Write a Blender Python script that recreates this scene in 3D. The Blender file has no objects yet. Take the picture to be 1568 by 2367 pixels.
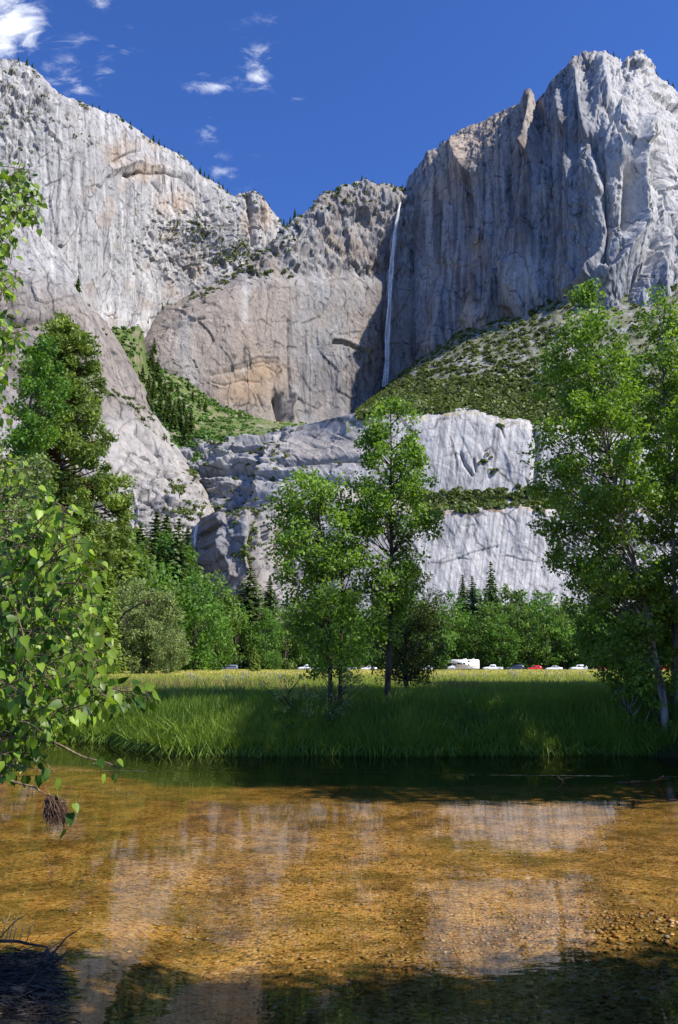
import bpy, math, random
import numpy as np
from mathutils import Vector, Matrix

# ---------------------------------------------------------------- camera, sky, sun, exposure
scene = bpy.context.scene
col = scene.collection
PITCH = math.radians(11.45)
CAM_Z = 2.3
FPX = 1803.0                       # focal length in the units the layout was measured in (frame 1568 x 2367)
cd = bpy.data.cameras.new('camera')
cam = bpy.data.objects.new('camera', cd)
col.objects.link(cam)
cam.location = (0, 0, CAM_Z)
cam.rotation_euler = (math.pi / 2 + PITCH, 0, 0)
cd.sensor_fit = 'VERTICAL'
cd.sensor_height = 23.6
cd.lens = 23.6 * FPX / 2367.0
cd.clip_start = 0.05
cd.clip_end = 20000
scene.camera = cam

SUN_EL = math.radians(46)
SUN_AZ = math.radians(118)          # clockwise from +Y (the view direction)
TO_SUN = Vector((math.sin(SUN_AZ) * math.cos(SUN_EL), math.cos(SUN_AZ) * math.cos(SUN_EL), math.sin(SUN_EL)))
sd = bpy.data.lights.new('sun', 'SUN')
sd.energy = 4.9
sd.angle = math.radians(0.53)
sd.color = (1.0, 0.94, 0.84)
sun = bpy.data.objects.new('sun', sd)
col.objects.link(sun)
sun.rotation_euler = TO_SUN.to_track_quat('Z', 'Y').to_euler()
scene.view_settings.view_transform = 'Standard'
scene.view_settings.look = 'None'
scene.view_settings.exposure = 0.55
scene.view_settings.gamma = 1.0
scene.cycles.max_bounces = 7
scene.cycles.transparent_max_bounces = 12
scene.cycles.caustics_reflective = False
scene.cycles.caustics_refractive = False


def P(px, py, Y):
    """point at forward distance Y seen at layout position px, py"""
    xc = (np.asarray(px, float) - 784.0) / FPX
    yc = (1183.5 - np.asarray(py, float)) / FPX
    dy = math.cos(PITCH) - yc * math.sin(PITCH)
    dz = math.sin(PITCH) + yc * math.cos(PITCH)
    k = np.asarray(Y, float) / dy
    return np.stack(np.broadcast_arrays(xc * k, np.asarray(Y, float) + 0 * k, CAM_Z + dz * k), -1)


def build_world():
    w = bpy.data.worlds.new('World')
    scene.world = w
    w.use_nodes = True
    nt = w.node_tree
    N, L = nt.nodes, nt.links
    N.clear()
    out = N.new('ShaderNodeOutputWorld')
    bg = N.new('ShaderNodeBackground')
    bg.inputs['Strength'].default_value = 0.104
    L.new(bg.outputs[0], out.inputs[0])
    sky = N.new('ShaderNodeTexSky')
    sky.sky_type = 'NISHITA'
    sky.sun_disc = False
    sky.sun_elevation = SUN_EL
    sky.sun_rotation = SUN_AZ
    sky.altitude = 1200
    sky.air_density = 1.0
    sky.dust_density = 0.15
    sky.ozone_density = 4.0
    hs = N.new('ShaderNodeHueSaturation')
    hs.inputs['Saturation'].default_value = 1.12
    hs.inputs['Value'].default_value = 1.0
    L.new(sky.outputs[0], hs.inputs['Color'])
    tc = N.new('ShaderNodeTexCoord')
    sep = N.new('ShaderNodeSeparateXYZ')
    L.new(tc.outputs['Generated'], sep.inputs[0])

    def math_node(op, a, b=None, c=None):
        m = N.new('ShaderNodeMath')
        m.operation = op
        for i, v in enumerate((a, b, c)):
            if v is None:
                continue
            if isinstance(v, (int, float)):
                m.inputs[i].default_value = v
            else:
                L.new(v, m.inputs[i])
        return m.outputs[0]
    yy = math_node('MAXIMUM', sep.outputs['Y'], 0.05)
    u = math_node('DIVIDE', sep.outputs['X'], yy)
    v = math_node('DIVIDE', sep.outputs['Z'], yy)
    cmb = N.new('ShaderNodeCombineXYZ')
    L.new(u, cmb.inputs[0])
    L.new(v, cmb.inputs[1])
    nz = N.new('ShaderNodeTexNoise')
    nz.inputs['Scale'].default_value = 24.0
    nz.inputs['Detail'].default_value = 9.0
    nz.inputs['Roughness'].default_value = 0.62
    nz.inputs['Distortion'].default_value = 0.5
    mp = N.new('ShaderNodeMapping')
    mp.inputs['Scale'].default_value = (0.75, 1.35, 1)
    mp.inputs['Rotation'].default_value = (0, 0, 0.25)
    L.new(cmb.outputs[0], mp.inputs[0])
    L.new(mp.outputs[0], nz.inputs['Vector'])
    clouds = [(15, 62, 78, 62, 1.25), (-60, 20, 110, 60, 1.3), (145, 168, 55, 30, .62), (250, 125, 45, 20, .55),
              (240, 175, 40, 30, .4), (600, 128, 48, 40, .58), (588, 182, 52, 32, .66), (487, 205, 55, 16, .6),
              (487, 300, 26, 22, .66), (520, 390, 85, 36, .36), (470, 170, 22, 16, .38), (180, 210, 40, 22, .45),
              (232, 8, 34, 26, .42), (680, 232, 22, 14, .3), (290, 68, 24, 10, .3), (480, 238, 20, 12, .4),
              (170, 100, 60, 22, .33), (610, 30, 40, 40, .28), (560, 430, 60, 18, .25)]
    total = None
    for (px, py, rx, ry, a) in clouds:
        q = P(px, py, 1.0)
        cx, cy = q[0], q[2] - CAM_Z
        q2 = P(px + rx, py - ry, 1.0)
        sx, sy = abs(q2[0] - cx), abs(q2[2] - CAM_Z - cy)
        dx = math_node('MULTIPLY', math_node('SUBTRACT', u, float(cx)), 1 / float(sx))
        dy = math_node('MULTIPLY', math_node('SUBTRACT', v, float(cy)), 1 / float(sy))
        r2 = math_node('ADD', math_node('MULTIPLY', dx, dx), math_node('MULTIPLY', dy, dy))
        g = math_node('MULTIPLY', math_node('POWER', 2.718, math_node('MULTIPLY', r2, -0.75)), a)
        total = g if total is None else math_node('MAXIMUM', total, g)
    # noise carves the soft blobs into wisps
    s = math_node('ADD', math_node('MULTIPLY', math_node('SUBTRACT', nz.outputs['Fac'], 0.5), 2.6), total)
    s = math_node('SUBTRACT', s, 0.26)
    m = N.new('ShaderNodeMapRange')
    m.interpolation_type = 'SMOOTHSTEP'
    m.inputs['From Min'].default_value = 0.0
    m.inputs['From Max'].default_value = 1.25
    L.new(s, m.inputs['Value'])
    fac = math_node('MULTIPLY', m.outputs[0], math_node('MINIMUM', math_node('MULTIPLY', total, 2.2), 1.0))
    fac = math_node('MINIMUM', fac, 0.97)
    mix = N.new('ShaderNodeMixRGB')
    L.new(fac, mix.inputs[0])
    tint = N.new('ShaderNodeMixRGB')
    tint.blend_type = 'MULTIPLY'
    tint.inputs[0].default_value = 1.0
    tint.inputs[2].default_value = SKY_TINT
    L.new(hs.outputs[0], tint.inputs[1])
    L.new(tint.outputs[0], mix.inputs[1])
    mix.inputs[2].default_value = (9.5, 9.8, 10.2, 1)
    L.new(mix.outputs[0], bg.inputs['Color'])


SKY_TINT = (0.83, 0.96, 1.42, 1)
build_world()

# ---------------------------------------------------------------- helpers: noise
def _hash(ix, iy, iz, seed):
    h = (ix.astype(np.uint32) * np.uint32(374761393) + iy.astype(np.uint32) * np.uint32(668265263)
         + iz.astype(np.uint32) * np.uint32(2147483647) + np.uint32((seed * 974711 + 12345) & 0xffffffff))
    h = (h ^ (h >> np.uint32(13))) * np.uint32(1274126177)
    h = (h ^ (h >> np.uint32(16))) * np.uint32(2246822519)
    return h ^ (h >> np.uint32(15))


def gnoise(x, y, z=0.0, seed=0):
    x, y, z = np.broadcast_arrays(np.asarray(x, float), np.asarray(y, float), np.asarray(z, float))
    x0, y0, z0 = np.floor(x), np.floor(y), np.floor(z)
    fx, fy, fz = x - x0, y - y0, z - z0
    ix, iy, iz = x0.astype(np.int64), y0.astype(np.int64), z0.astype(np.int64)
    ux, uy, uz = [f * f * f * (f * (f * 6 - 15) + 10) for f in (fx, fy, fz)]
    res = 0
    for a in (0, 1):
        wx = ux if a else 1 - ux
        for b in (0, 1):
            wy = uy if b else 1 - uy
            for c in (0, 1):
                wz = uz if c else 1 - uz
                h = _hash(ix + a, iy + b, iz + c, seed)
                gx = ((h & np.uint32(1023)).astype(float) / 511.5 - 1)
                gy = (((h >> np.uint32(10)) & np.uint32(1023)).astype(float) / 511.5 - 1)
                gz = (((h >> np.uint32(20)) & np.uint32(1023)).astype(float) / 511.5 - 1)
                res = res + wx * wy * wz * (gx * (fx - a) + gy * (fy - b) + gz * (fz - c))
    return res * 1.3


def fbm(x, y, z=0.0, seed=0, octaves=5, gain=0.5):
    s, a, t = 0, 1.0, 0
    for o in range(octaves):
        s = s + a * gnoise(x, y, z, seed + o * 17)
        t += a
        a *= gain
        x, y, z = np.asarray(x) * 2.03, np.asarray(y) * 2.03, np.asarray(z) * 2.03
    return s / t * 1.6


def ridged(x, y, z=0.0, seed=0, octaves=4, gain=0.5):
    s, a, t = 0, 1.0, 0
    for o in range(octaves):
        s = s + a * (1 - 2.2 * np.abs(gnoise(x, y, z, seed + o * 31)))
        t += a
        a *= gain
        x, y, z = np.asarray(x) * 2.03, np.asarray(y) * 2.03, np.asarray(z) * 2.03
    return s / t


def smooth(a, b, x):
    t = np.clip((np.asarray(x, float) - a) / (b - a), 0, 1)
    return t * t * (3 - 2 * t)


# ---------------------------------------------------------------- helpers: meshes and objects
def link(name, data, parent=None, loc=None):
    o = bpy.data.objects.new(name, data)
    col.objects.link(o)
    if parent is not None:
        o.parent = parent
    if loc is not None:
        o.location = loc
    return o


def tag(o, label=None, cat=None, group=None, kind=None):
    if label:
        o['label'] = label
    if cat:
        o['category'] = cat
    if group:
        o['group'] = group
    if kind:
        o['kind'] = kind
    return o


def empty(name, loc=(0, 0, 0), rz=0.0):
    o = bpy.data.objects.new(name, None)
    col.objects.link(o)
    o.location = loc
    o.rotation_euler = (0, 0, rz)
    o.empty_display_size = 0.3
    return o


def raw_mesh(name, V, loops, totals, smooth_shade=True):
    V = np.ascontiguousarray(V, dtype=np.float32)
    loops = np.ascontiguousarray(loops, dtype=np.int32)
    totals = np.ascontiguousarray(totals, dtype=np.int32)
    m = bpy.data.meshes.new(name)
    m.vertices.add(len(V))
    m.vertices.foreach_set('co', V.ravel())
    m.loops.add(len(loops))
    m.loops.foreach_set('vertex_index', loops)
    m.polygons.add(len(totals))
    starts = np.concatenate([[0], np.cumsum(totals)[:-1]]).astype(np.int32)
    m.polygons.foreach_set('loop_start', starts)
    m.polygons.foreach_set('loop_total', totals)
    if smooth_shade:
        m.polygons.foreach_set('use_smooth', np.ones(len(totals), bool))
    m.update(calc_edges=True)
    return m


def set_attr(m, name, vals, typ='FLOAT'):
    a = m.attributes.new(name, typ, 'POINT')
    vals = np.ascontiguousarray(vals, dtype=np.float32)
    if typ == 'FLOAT':
        a.data.foreach_set('value', vals.ravel())
    else:
        if vals.shape[-1] == 3:
            vals = np.concatenate([vals, np.ones(vals.shape[:-1] + (1,), np.float32)], -1)
        a.data.foreach_set('color', np.ascontiguousarray(vals, np.float32).ravel())


class MB:
    """collects pieces into one mesh"""
    def __init__(self):
        self.v, self.l, self.t, self.tone, self.n = [], [], [], [], 0

    def add(self, V, loops, totals, tone=0.5):
        V = np.asarray(V, float)
        self.v.append(V)
        self.l.append(np.asarray(loops, np.int64).ravel() + self.n)
        self.t.append(np.asarray(totals, np.int64).ravel())
        self.tone.append(np.broadcast_to(np.asarray(tone, float), (len(V),)))
        self.n += len(V)

    def quads(self, C, U, W, tone=0.5):
        """rhombus leaves: centre C, half axes U (length) and W (width)"""
        n = len(C)
        V = np.stack([C - U, C + W * 1.0 - U * 0.15, C + U, C - W - U * 0.15], 1).reshape(-1, 3)
        t = np.repeat(np.broadcast_to(np.asarray(tone, float), (n,)), 4)
        self.add(V, np.arange(4 * n), np.full(n, 4), t)

    def tube(self, pts, radii, seg=6, tone=0.5, cap=True):
        pts = np.asarray(pts, float)
        radii = np.broadcast_to(np.asarray(radii, float), (len(pts),))
        T = np.gradient(pts, axis=0)
        T /= np.linalg.norm(T, axis=1, keepdims=True) + 1e-9
        ref = np.array([0.31, 0.17, 0.93]) if abs(T[0][2]) < 0.8 else np.array([0.95, 0.2, 0.1])
        A = np.cross(T, ref)
        A /= np.linalg.norm(A, axis=1, keepdims=True) + 1e-9
        B = np.cross(T, A)
        th = np.arange(seg) * 2 * math.pi / seg
        V = pts[:, None, :] + radii[:, None, None] * (np.cos(th)[None, :, None] * A[:, None, :] + np.sin(th)[None, :, None] * B[:, None, :])
        k = len(pts)
        i = np.arange(k - 1)[:, None] * seg
        j = np.arange(seg)[None, :]
        jn = (j + 1) % seg
        F = np.stack([i + j, i + jn, i + seg + jn, i + seg + j], -1).reshape(-1, 4)
        loops, tot = F.ravel(), np.full(len(F), 4)
        if cap:
            loops = np.concatenate([loops, np.arange(seg)[::-1], (k - 1) * seg + np.arange(seg)])
            tot = np.concatenate([tot, [seg, seg]])
        self.add(V.reshape(-1, 3), loops, tot, tone)

    def box(self, c, s, tone=0.5, rot=0.0):
        c, s = np.asarray(c, float), np.asarray(s, float) / 2
        V = np.array([[-1, -1, -1], [1, -1, -1], [1, 1, -1], [-1, 1, -1], [-1, -1, 1], [1, -1, 1], [1, 1, 1], [-1, 1, 1]], float) * s
        if rot:
            cr, sr = math.cos(rot), math.sin(rot)
            V = V @ np.array([[cr, sr, 0], [-sr, cr, 0], [0, 0, 1]])
        F = [0, 3, 2, 1, 4, 5, 6, 7, 0, 1, 5, 4, 1, 2, 6, 5, 2, 3, 7, 6, 3, 0, 4, 7]
        self.add(V + c, F, [4] * 6, tone)

    def mesh(self, name, smooth_shade=False):
        m = raw_mesh(name, np.concatenate(self.v), np.concatenate(self.l), np.concatenate(self.t), smooth_shade)
        set_attr(m, 'tone', np.concatenate(self.tone))
        return m

    def build(self, name, mat, parent=None, smooth_shade=False):
        m = self.mesh(name, smooth_shade)
        m.materials.append(mat)
        return link(name, m, parent)


# ---------------------------------------------------------------- materials
def new_mat(name):
    m = bpy.data.materials.new(name)
    m.use_nodes = True
    nt = m.node_tree
    nt.nodes.clear()
    out = nt.nodes.new('ShaderNodeOutputMaterial')
    return m, nt, nt.nodes, nt.links, out


def ramp(N, stops):
    r = N.new('ShaderNodeValToRGB')
    e = r.color_ramp.elements
    while len(e) < len(stops):
        e.new(0.5)
    for i, (p, c) in enumerate(stops):
        e[i].position = p
        e[i].color = c if len(c) == 4 else tuple(c) + (1,)
    return r


def simple_mat(name, color, rough=0.6, metallic=0.0, noise=0.0, nscale=20.0, spec=0.5):
    m, nt, N, L, out = new_mat(name)
    b = N.new('ShaderNodeBsdfPrincipled')
    b.inputs['Roughness'].default_value = rough
    b.inputs['Metallic'].default_value = metallic
    b.inputs['Specular IOR Level'].default_value = spec
    if noise:
        tc = N.new('ShaderNodeTexCoord')
        nz = N.new('ShaderNodeTexNoise')
        nz.inputs['Scale'].default_value = nscale
        nz.inputs['Detail'].default_value = 5
        L.new(tc.outputs['Object'], nz.inputs['Vector'])
        c = np.array(color[:3])
        r = ramp(N, [(0.3, tuple(c * (1 - noise))), (0.7, tuple(np.minimum(c * (1 + noise), 1)))])
        L.new(nz.outputs['Fac'], r.inputs[0])
        L.new(r.outputs[0], b.inputs['Base Color'])
    else:
        b.inputs['Base Color'].default_value = tuple(color[:3]) + (1,)
    L.new(b.outputs[0], out.inputs[0])
    return m


def rock_mat():
    m, nt, N, L, out = new_mat('granite')
    b = N.new('ShaderNodeBsdfPrincipled')
    b.inputs['Roughness'].default_value = 0.85
    b.inputs['Specular IOR Level'].default_value = 0.15
    at = N.new('ShaderNodeAttribute')
    at.attribute_name = 'rock'
    tc = N.new('ShaderNodeTexCoord')
    # fine vertical streaks of water stain and lichen
    mp = N.new('ShaderNodeMapping')
    mp.inputs['Scale'].default_value = (0.11, 0.11, 0.009)
    L.new(tc.outputs['Object'], mp.inputs[0])
    n1 = N.new('ShaderNodeTexNoise')
    n1.inputs['Scale'].default_value = 1.0
    n1.inputs['Detail'].default_value = 6
    n1.inputs['Roughness'].default_value = 0.6
    L.new(mp.outputs[0], n1.inputs['Vector'])
    r1 = ramp(N, [(0.30, (.55, .55, .57)), (0.42, (.92, .92, .92)), (0.70, (1.15, 1.14, 1.12))])
    L.new(n1.outputs['Fac'], r1.inputs[0])
    mp2 = N.new('ShaderNodeMapping')
    mp2.inputs['Scale'].default_value = (0.16, 0.16, 0.10)
    L.new(tc.outputs['Object'], mp2.inputs[0])
    n2 = N.new('ShaderNodeTexNoise')
    n2.inputs['Scale'].default_value = 1.0
    n2.inputs['Detail'].default_value = 8
    n2.inputs['Roughness'].default_value = 0.7
    L.new(mp2.outputs[0], n2.inputs['Vector'])
    r2 = ramp(N, [(0.30, (.45, .45, .47)), (0.42, (.93, .93, .93)), (0.70, (1.15, 1.14, 1.13))])
    L.new(n2.outputs['Fac'], r2.inputs[0])
    x1 = N.new('ShaderNodeMixRGB')
    x1.blend_type = 'MULTIPLY'
    x1.inputs[0].default_value = 1.0
    L.new(at.outputs['Color'], x1.inputs[1])
    L.new(r1.outputs[0], x1.inputs[2])
    x2 = N.new('ShaderNodeMixRGB')
    x2.blend_type = 'MULTIPLY'
    x2.inputs[0].default_value = 1.0
    L.new(x1.outputs[0], x2.inputs[1])
    L.new(r2.outputs[0], x2.inputs[2])
    last = x2.outputs[0]
    # joints: thin broken dark cracks at two scales
    wn = N.new('ShaderNodeTexNoise')
    wn.inputs['Scale'].default_value = 0.05
    wn.inputs['Detail'].default_value = 4
    L.new(tc.outputs['Object'], wn.inputs['Vector'])
    wv = N.new('ShaderNodeVectorMath')
    wv.operation = 'MULTIPLY_ADD'
    L.new(wn.outputs['Color'], wv.inputs[0])
    wv.inputs[1].default_value = (14, 14, 14)
    L.new(tc.outputs['Object'], wv.inputs[2])
    for sc, width, dark in (((.030, .030, .013), .016, .30), ((.075, .075, .045), .030, .45)):
        mpj = N.new('ShaderNodeMapping')
        mpj.inputs['Scale'].default_value = sc
        L.new(wv.outputs[0], mpj.inputs[0])
        vj = N.new('ShaderNodeTexVoronoi')
        vj.feature = 'DISTANCE_TO_EDGE'
        vj.inputs['Scale'].default_value = 1.0
        L.new(mpj.outputs[0], vj.inputs['Vector'])
        rj = ramp(N, [(0.0, (dark, dark, dark)), (width, (dark * 1.3, dark * 1.3, dark * 1.3)), (width * 2.2, (1, 1, 1))])
        L.new(vj.outputs['Distance'], rj.inputs[0])
        mk = N.new('ShaderNodeTexNoise')
        mk.inputs['Scale'].default_value = sc[0] * 1.4
        mk.inputs['Detail'].default_value = 3
        L.new(tc.outputs['Object'], mk.inputs['Vector'])
        rm_ = ramp(N, [(.47, (0, 0, 0)), (.60, (.9, .9, .9) if width < .02 else (.5, .5, .5))])
        L.new(mk.outputs['Fac'], rm_.inputs[0])
        xj = N.new('ShaderNodeMixRGB')
        xj.blend_type = 'MULTIPLY'
        L.new(rm_.outputs[0], xj.inputs[0])
        L.new(last, xj.inputs[1])
        L.new(rj.outputs[0], xj.inputs[2])
        last = xj.outputs[0]
    L.new(last, b.inputs['Base Color'])
    bp = N.new('ShaderNodeBump')
    bp.inputs['Strength'].default_value = 0.45
    bp.inputs['Distance'].default_value = 3.0
    ad = N.new('ShaderNodeMath')
    ad.operation = 'ADD'
    L.new(n1.outputs['Fac'], ad.inputs[0])
    L.new(n2.outputs['Fac'], ad.inputs[1])
    L.new(ad.outputs[0], bp.inputs['Height'])
    L.new(bp.outputs[0], b.inputs['Normal'])
    L.new(b.outputs[0], out.inputs[0])
    return m


def leaf_mat(name, dark, light, trans=0.35, rough=0.5, spec=0.3, tcol=None):
    m, nt, N, L, out = new_mat(name)
    at = N.new('ShaderNodeAttribute')
    at.attribute_name = 'tone'
    r = ramp(N, [(0.0, dark), (1.0, light)])
    L.new(at.outputs['Fac'], r.inputs[0])
    b = N.new('ShaderNodeBsdfPrincipled')
    b.inputs['Roughness'].default_value = rough
    b.inputs['Specular IOR Level'].default_value = spec
    L.new(r.outputs[0], b.inputs['Base Color'])
    t = N.new('ShaderNodeBsdfTranslucent')
    tm = N.new('ShaderNodeMixRGB')
    tm.blend_type = 'MULTIPLY'
    tm.inputs[0].default_value = 1
    tm.inputs[2].default_value = (tcol or (1.6, 1.55, 0.55)) + (1,)
    L.new(r.outputs[0], tm.inputs[1])
    L.new(tm.outputs[0], t.inputs[0])
    mx = N.new('ShaderNodeMixShader')
    mx.inputs[0].default_value = trans
    L.new(b.outputs[0], mx.inputs[1])
    L.new(t.outputs[0], mx.inputs[2])
    L.new(mx.outputs[0], out.inputs[0])
    return m


def bark_mat(name, dark, light, scale=6.0):
    m, nt, N, L, out = new_mat(name)
    b = N.new('ShaderNodeBsdfPrincipled')
    b.inputs['Roughness'].default_value = 0.9
    b.inputs['Specular IOR Level'].default_value = 0.1
    tc = N.new('ShaderNodeTexCoord')
    mp = N.new('ShaderNodeMapping')
    mp.inputs['Scale'].default_value = (scale, scale, scale * 0.25)
    L.new(tc.outputs['Object'], mp.inputs[0])
    n = N.new('ShaderNodeTexNoise')
    n.inputs['Detail'].default_value = 6
    n.inputs['Scale'].default_value = 1.0
    L.new(mp.outputs[0], n.inputs['Vector'])
    r = ramp(N, [(0.35, dark), (0.65, light)])
    L.new(n.outputs['Fac'], r.inputs[0])
    L.new(r.outputs[0], b.inputs['Base Color'])
    bp = N.new('ShaderNodeBump')
    bp.inputs['Strength'].default_value = 0.6
    bp.inputs['Distance'].default_value = 0.05
    L.new(n.outputs['Fac'], bp.inputs['Height'])
    L.new(bp.outputs[0], b.inputs['Normal'])
    L.new(b.outputs[0], out.inputs[0])
    return m


ROCK = rock_mat()

# ---------------------------------------------------------------- the cliffs
def polyline(pts, x, k):
    a = np.array(pts, float)
    return np.interp(x, a[:, 0], a[:, k])


def stroke(px, py, pts, w, fade=True):
    """soft mask around a polyline measured in layout units"""
    best = np.full(px.shape, 1e9)
    for (x0, y0), (x1, y1) in zip(pts[:-1], pts[1:]):
        dx, dy = x1 - x0, y1 - y0
        t = np.clip(((px - x0) * dx + (py - y0) * dy) / (dx * dx + dy * dy + 1e-9), 0, 1)
        d = (px - x0 - t * dx) ** 2 + (py - y0 - t * dy) ** 2
        best = np.minimum(best, d)
    return np.exp(-(np.sqrt(best) / w) ** 1.35)


def blob(px, py, cx, cy, rx, ry):
    return np.exp(-(((px - cx) / rx) ** 2 + ((py - cy) / ry) ** 2))


def cubic_rows(vals, t):
    """Catmull-Rom through rows (vals: K x n) at t in 0..K-1"""
    K = len(vals)
    i = np.clip(np.floor(t).astype(int), 0, K - 2)
    f = (t - i)[:, None]
    p0, p1, p2, p3 = vals[np.maximum(i - 1, 0)], vals[i], vals[i + 1], vals[np.minimum(i + 2, K - 1)]
    m1, m2 = (p2 - p0) * 0.35, (p3 - p1) * 0.35
    return ((2 * f**3 - 3 * f**2 + 1) * p1 + (f**3 - 2 * f**2 + f) * m1 + (-2 * f**3 + 3 * f**2) * p2 + (f**3 - f**2) * m2)


def smooth1d(a, n):
    if n <= 0:
        return a
    k = np.hanning(2 * n + 3)[1:-1]
    k /= k.sum()
    pad = np.pad(a, n, mode='edge')
    return np.convolve(pad, k, mode='valid')


SURF = {}


def cliff(key, name, rows, x0, x1, step=2.0, counts=None, shape=None, colour=None, back=(40, 160), rim_jag=2.0, dsm=14, seed=1, rim_keep=.45):
    xs = np.arange(x0, x1 + step, step)
    Yk, Dk = [], []
    for k, r in enumerate(rows):
        y = polyline(r, xs, 1)
        d = smooth1d(polyline(r, xs, 2), dsm if k else max(2, dsm // 3))
        if k == 0:
            y = y + rim_jag * (fbm(xs / 22.0, 0.3, 0, seed, 5, 0.6) * 2.0)
        else:
            y = smooth1d(y, 6)
        Yk.append(y)
        Dk.append(d)
    Yk, Dk = np.array(Yk), np.array(Dk)
    ts = []
    for k in range(len(rows) - 1):
        n = counts[k] if counts else max(6, int(np.median(np.abs(Yk[k + 1] - Yk[k])) / step))
        ts.append(k + np.arange(n) / n)
    t = np.concatenate(ts + [[len(rows) - 1]])
    PY, D = cubic_rows(Yk, t), cubic_rows(Dk, t)
    PX = np.broadcast_to(xs, PY.shape).copy()
    W = P(PX, PY, D)
    # displacement along the smooth surface's own normal
    def normals(W):
        gu, gv = np.gradient(W, axis=1), np.gradient(W, axis=0)
        n = np.cross(gu, gv)
        n /= np.linalg.norm(n, axis=-1, keepdims=True) + 1e-9
        flip = np.sign(-n[..., 1:2] + 0.3 * n[..., 2:3])
        return n * np.where(flip == 0, 1, flip)
    nb = normals(W)
    if shape is not None:
        h = shape(PX, PY, W, t)
        h = h * (rim_keep + (1 - rim_keep) * smooth(0, 34, PY - PY[0:1]))
        W = W + nb * h[..., None]
    nn = normals(W)
    C = colour(PX, PY, W, nn, t)
    # the ground behind the rim: the mountain has a top and a back
    R, Cn = W.shape[:2]
    b1 = W[0] + np.array([0, back[0], back[0] * 0.12])
    b2 = W[0] + np.array([0, back[1], -back[1] * 0.15])
    b3 = b2 * np.array([1, 1, 0]) + np.array([0, 60, -20])
    Wall = np.concatenate([b3[None], b2[None], b1[None], W], 0)
    Call = np.concatenate([C[0:1]] * 3 + [C], 0)
    R2 = Wall.shape[0]
    i = np.arange(R2 - 1)[:, None] * Cn
    j = np.arange(Cn - 1)[None, :]
    F = np.stack([i + j, i + Cn + j, i + Cn + j + 1, i + j + 1], -1).reshape(-1, 4)
    m = raw_mesh(name, Wall.reshape(-1, 3), F.ravel(), np.full(len(F), 4), False)
    set_attr(m, 'rock', Call.reshape(-1, 3), 'FLOAT_COLOR')
    m.materials.append(ROCK)
    o = link(name, m)
    SURF[key] = (PX, PY, W, nn)
    return o


GREY = np.array([.275, .273, .273])
PALE = np.array([.43, .42, .405])
TAN = np.array([.27, .215, .165])
ORANGE = np.array([.35, .225, .12])
PINK = np.array([.285, .25, .222])
DARK = np.array([.085, .082, .09])
BLACKISH = np.array([.06, .058, .065])
SOIL = np.array([.16, .135, .09])
GRASS = np.array([.10, .15, .035])


def lerp(c, target, f):
    f = np.clip(f, 0, 1)[..., None]
    return c * (1 - f) + target * f


def granite(W, seed, base=GREY, tan=0.35, dark=0.5, pale=0.4):
    x, y, z = W[..., 0], W[..., 1], W[..., 2]
    a = x + 0.6 * y
    c = np.broadcast_to(base, W.shape).copy()
    c = lerp(c, PALE, pale * smooth(-.1, .6, fbm(a / 60, z / 240, 0.5, seed, 4)))
    c = lerp(c, TAN, tan * smooth(0.0, .6, fbm(a / 110, z / 130, 3.5, seed + 5, 4)))
    st = fbm(a / 11, z / 260, 7.5, seed + 9, 4)
    c = lerp(c, DARK, dark * smooth(.15, .7, st))
    c = lerp(c, PALE * 1.15, pale * smooth(.2, .7, fbm(a / 8, z / 200, 2.1, seed + 13, 3)))
    c = lerp(c, DARK * .8, .7 * smooth(.30, .46, fbm(a / 5, z / 8, 4.1, seed + 15, 4, .6)))
    c = lerp(c, DARK * .6, .8 * np.clip(crackle(W, seed + 21, 17, 21) * smooth(-.1, .2, fbm(a / 60, z / 60, 1.1, seed + 23, 3)), 0, 1))
    c = lerp(c, DARK, .35 * smooth(.1, .5, fbm(a / 34, z / 22, 6.1, seed + 19, 5, .6)))
    return c


def crackle(W, seed, sx=18, sz=30):
    """joint lines: mostly upright cracks that break off, some level ones"""
    x, z = W[..., 0] + 0.5 * W[..., 1], W[..., 2]
    xx = x / sx + 0.55 * gnoise(x / sx * .35, z / sz * .5, .7, seed) + .12 * gnoise(x / sx * 2, z / 14, .7, seed + 2)
    on = smooth(.05, .3, gnoise(np.round(xx) * 7.31, z / sz, .3, seed + 1))
    a = np.exp(-((xx - np.round(xx)) * sx / 1.0) ** 2) * on
    zz = z / sz + .6 * gnoise(x / sz * .8, z / sz * .3, 2.7, seed + 4) + .1 * gnoise(x / 9, z / 30, .7, seed + 5)
    on2 = smooth(.12, .35, gnoise(np.round(zz) * 5.77, x / sz, .9, seed + 6))
    return np.clip(a + .8 * np.exp(-((zz - np.round(zz)) * sz / .9) ** 2) * on2, 0, 1)


def blocky(W, seed, sx, sz, amp):
    """stepped, jointed rock: each block stands out by its own amount"""
    x, y, z = W[..., 0] + 0.55 * W[..., 1], W[..., 1], W[..., 2]
    xx = x / sx + 0.5 * gnoise(x / sx / 2, z / sz / 2, .1, seed)
    zz = z / sz + 0.5 * gnoise(x / sx / 2, z / sz / 2, 5.1, seed + 1) + 0.37 * np.floor(xx)
    h = _hash(np.floor(xx).astype(np.int64), np.floor(zz).astype(np.int64), np.zeros(x.shape, np.int64), seed)
    v = (h & np.uint32(1023)).astype(float) / 1023
    return (v - 0.5) * amp


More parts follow.
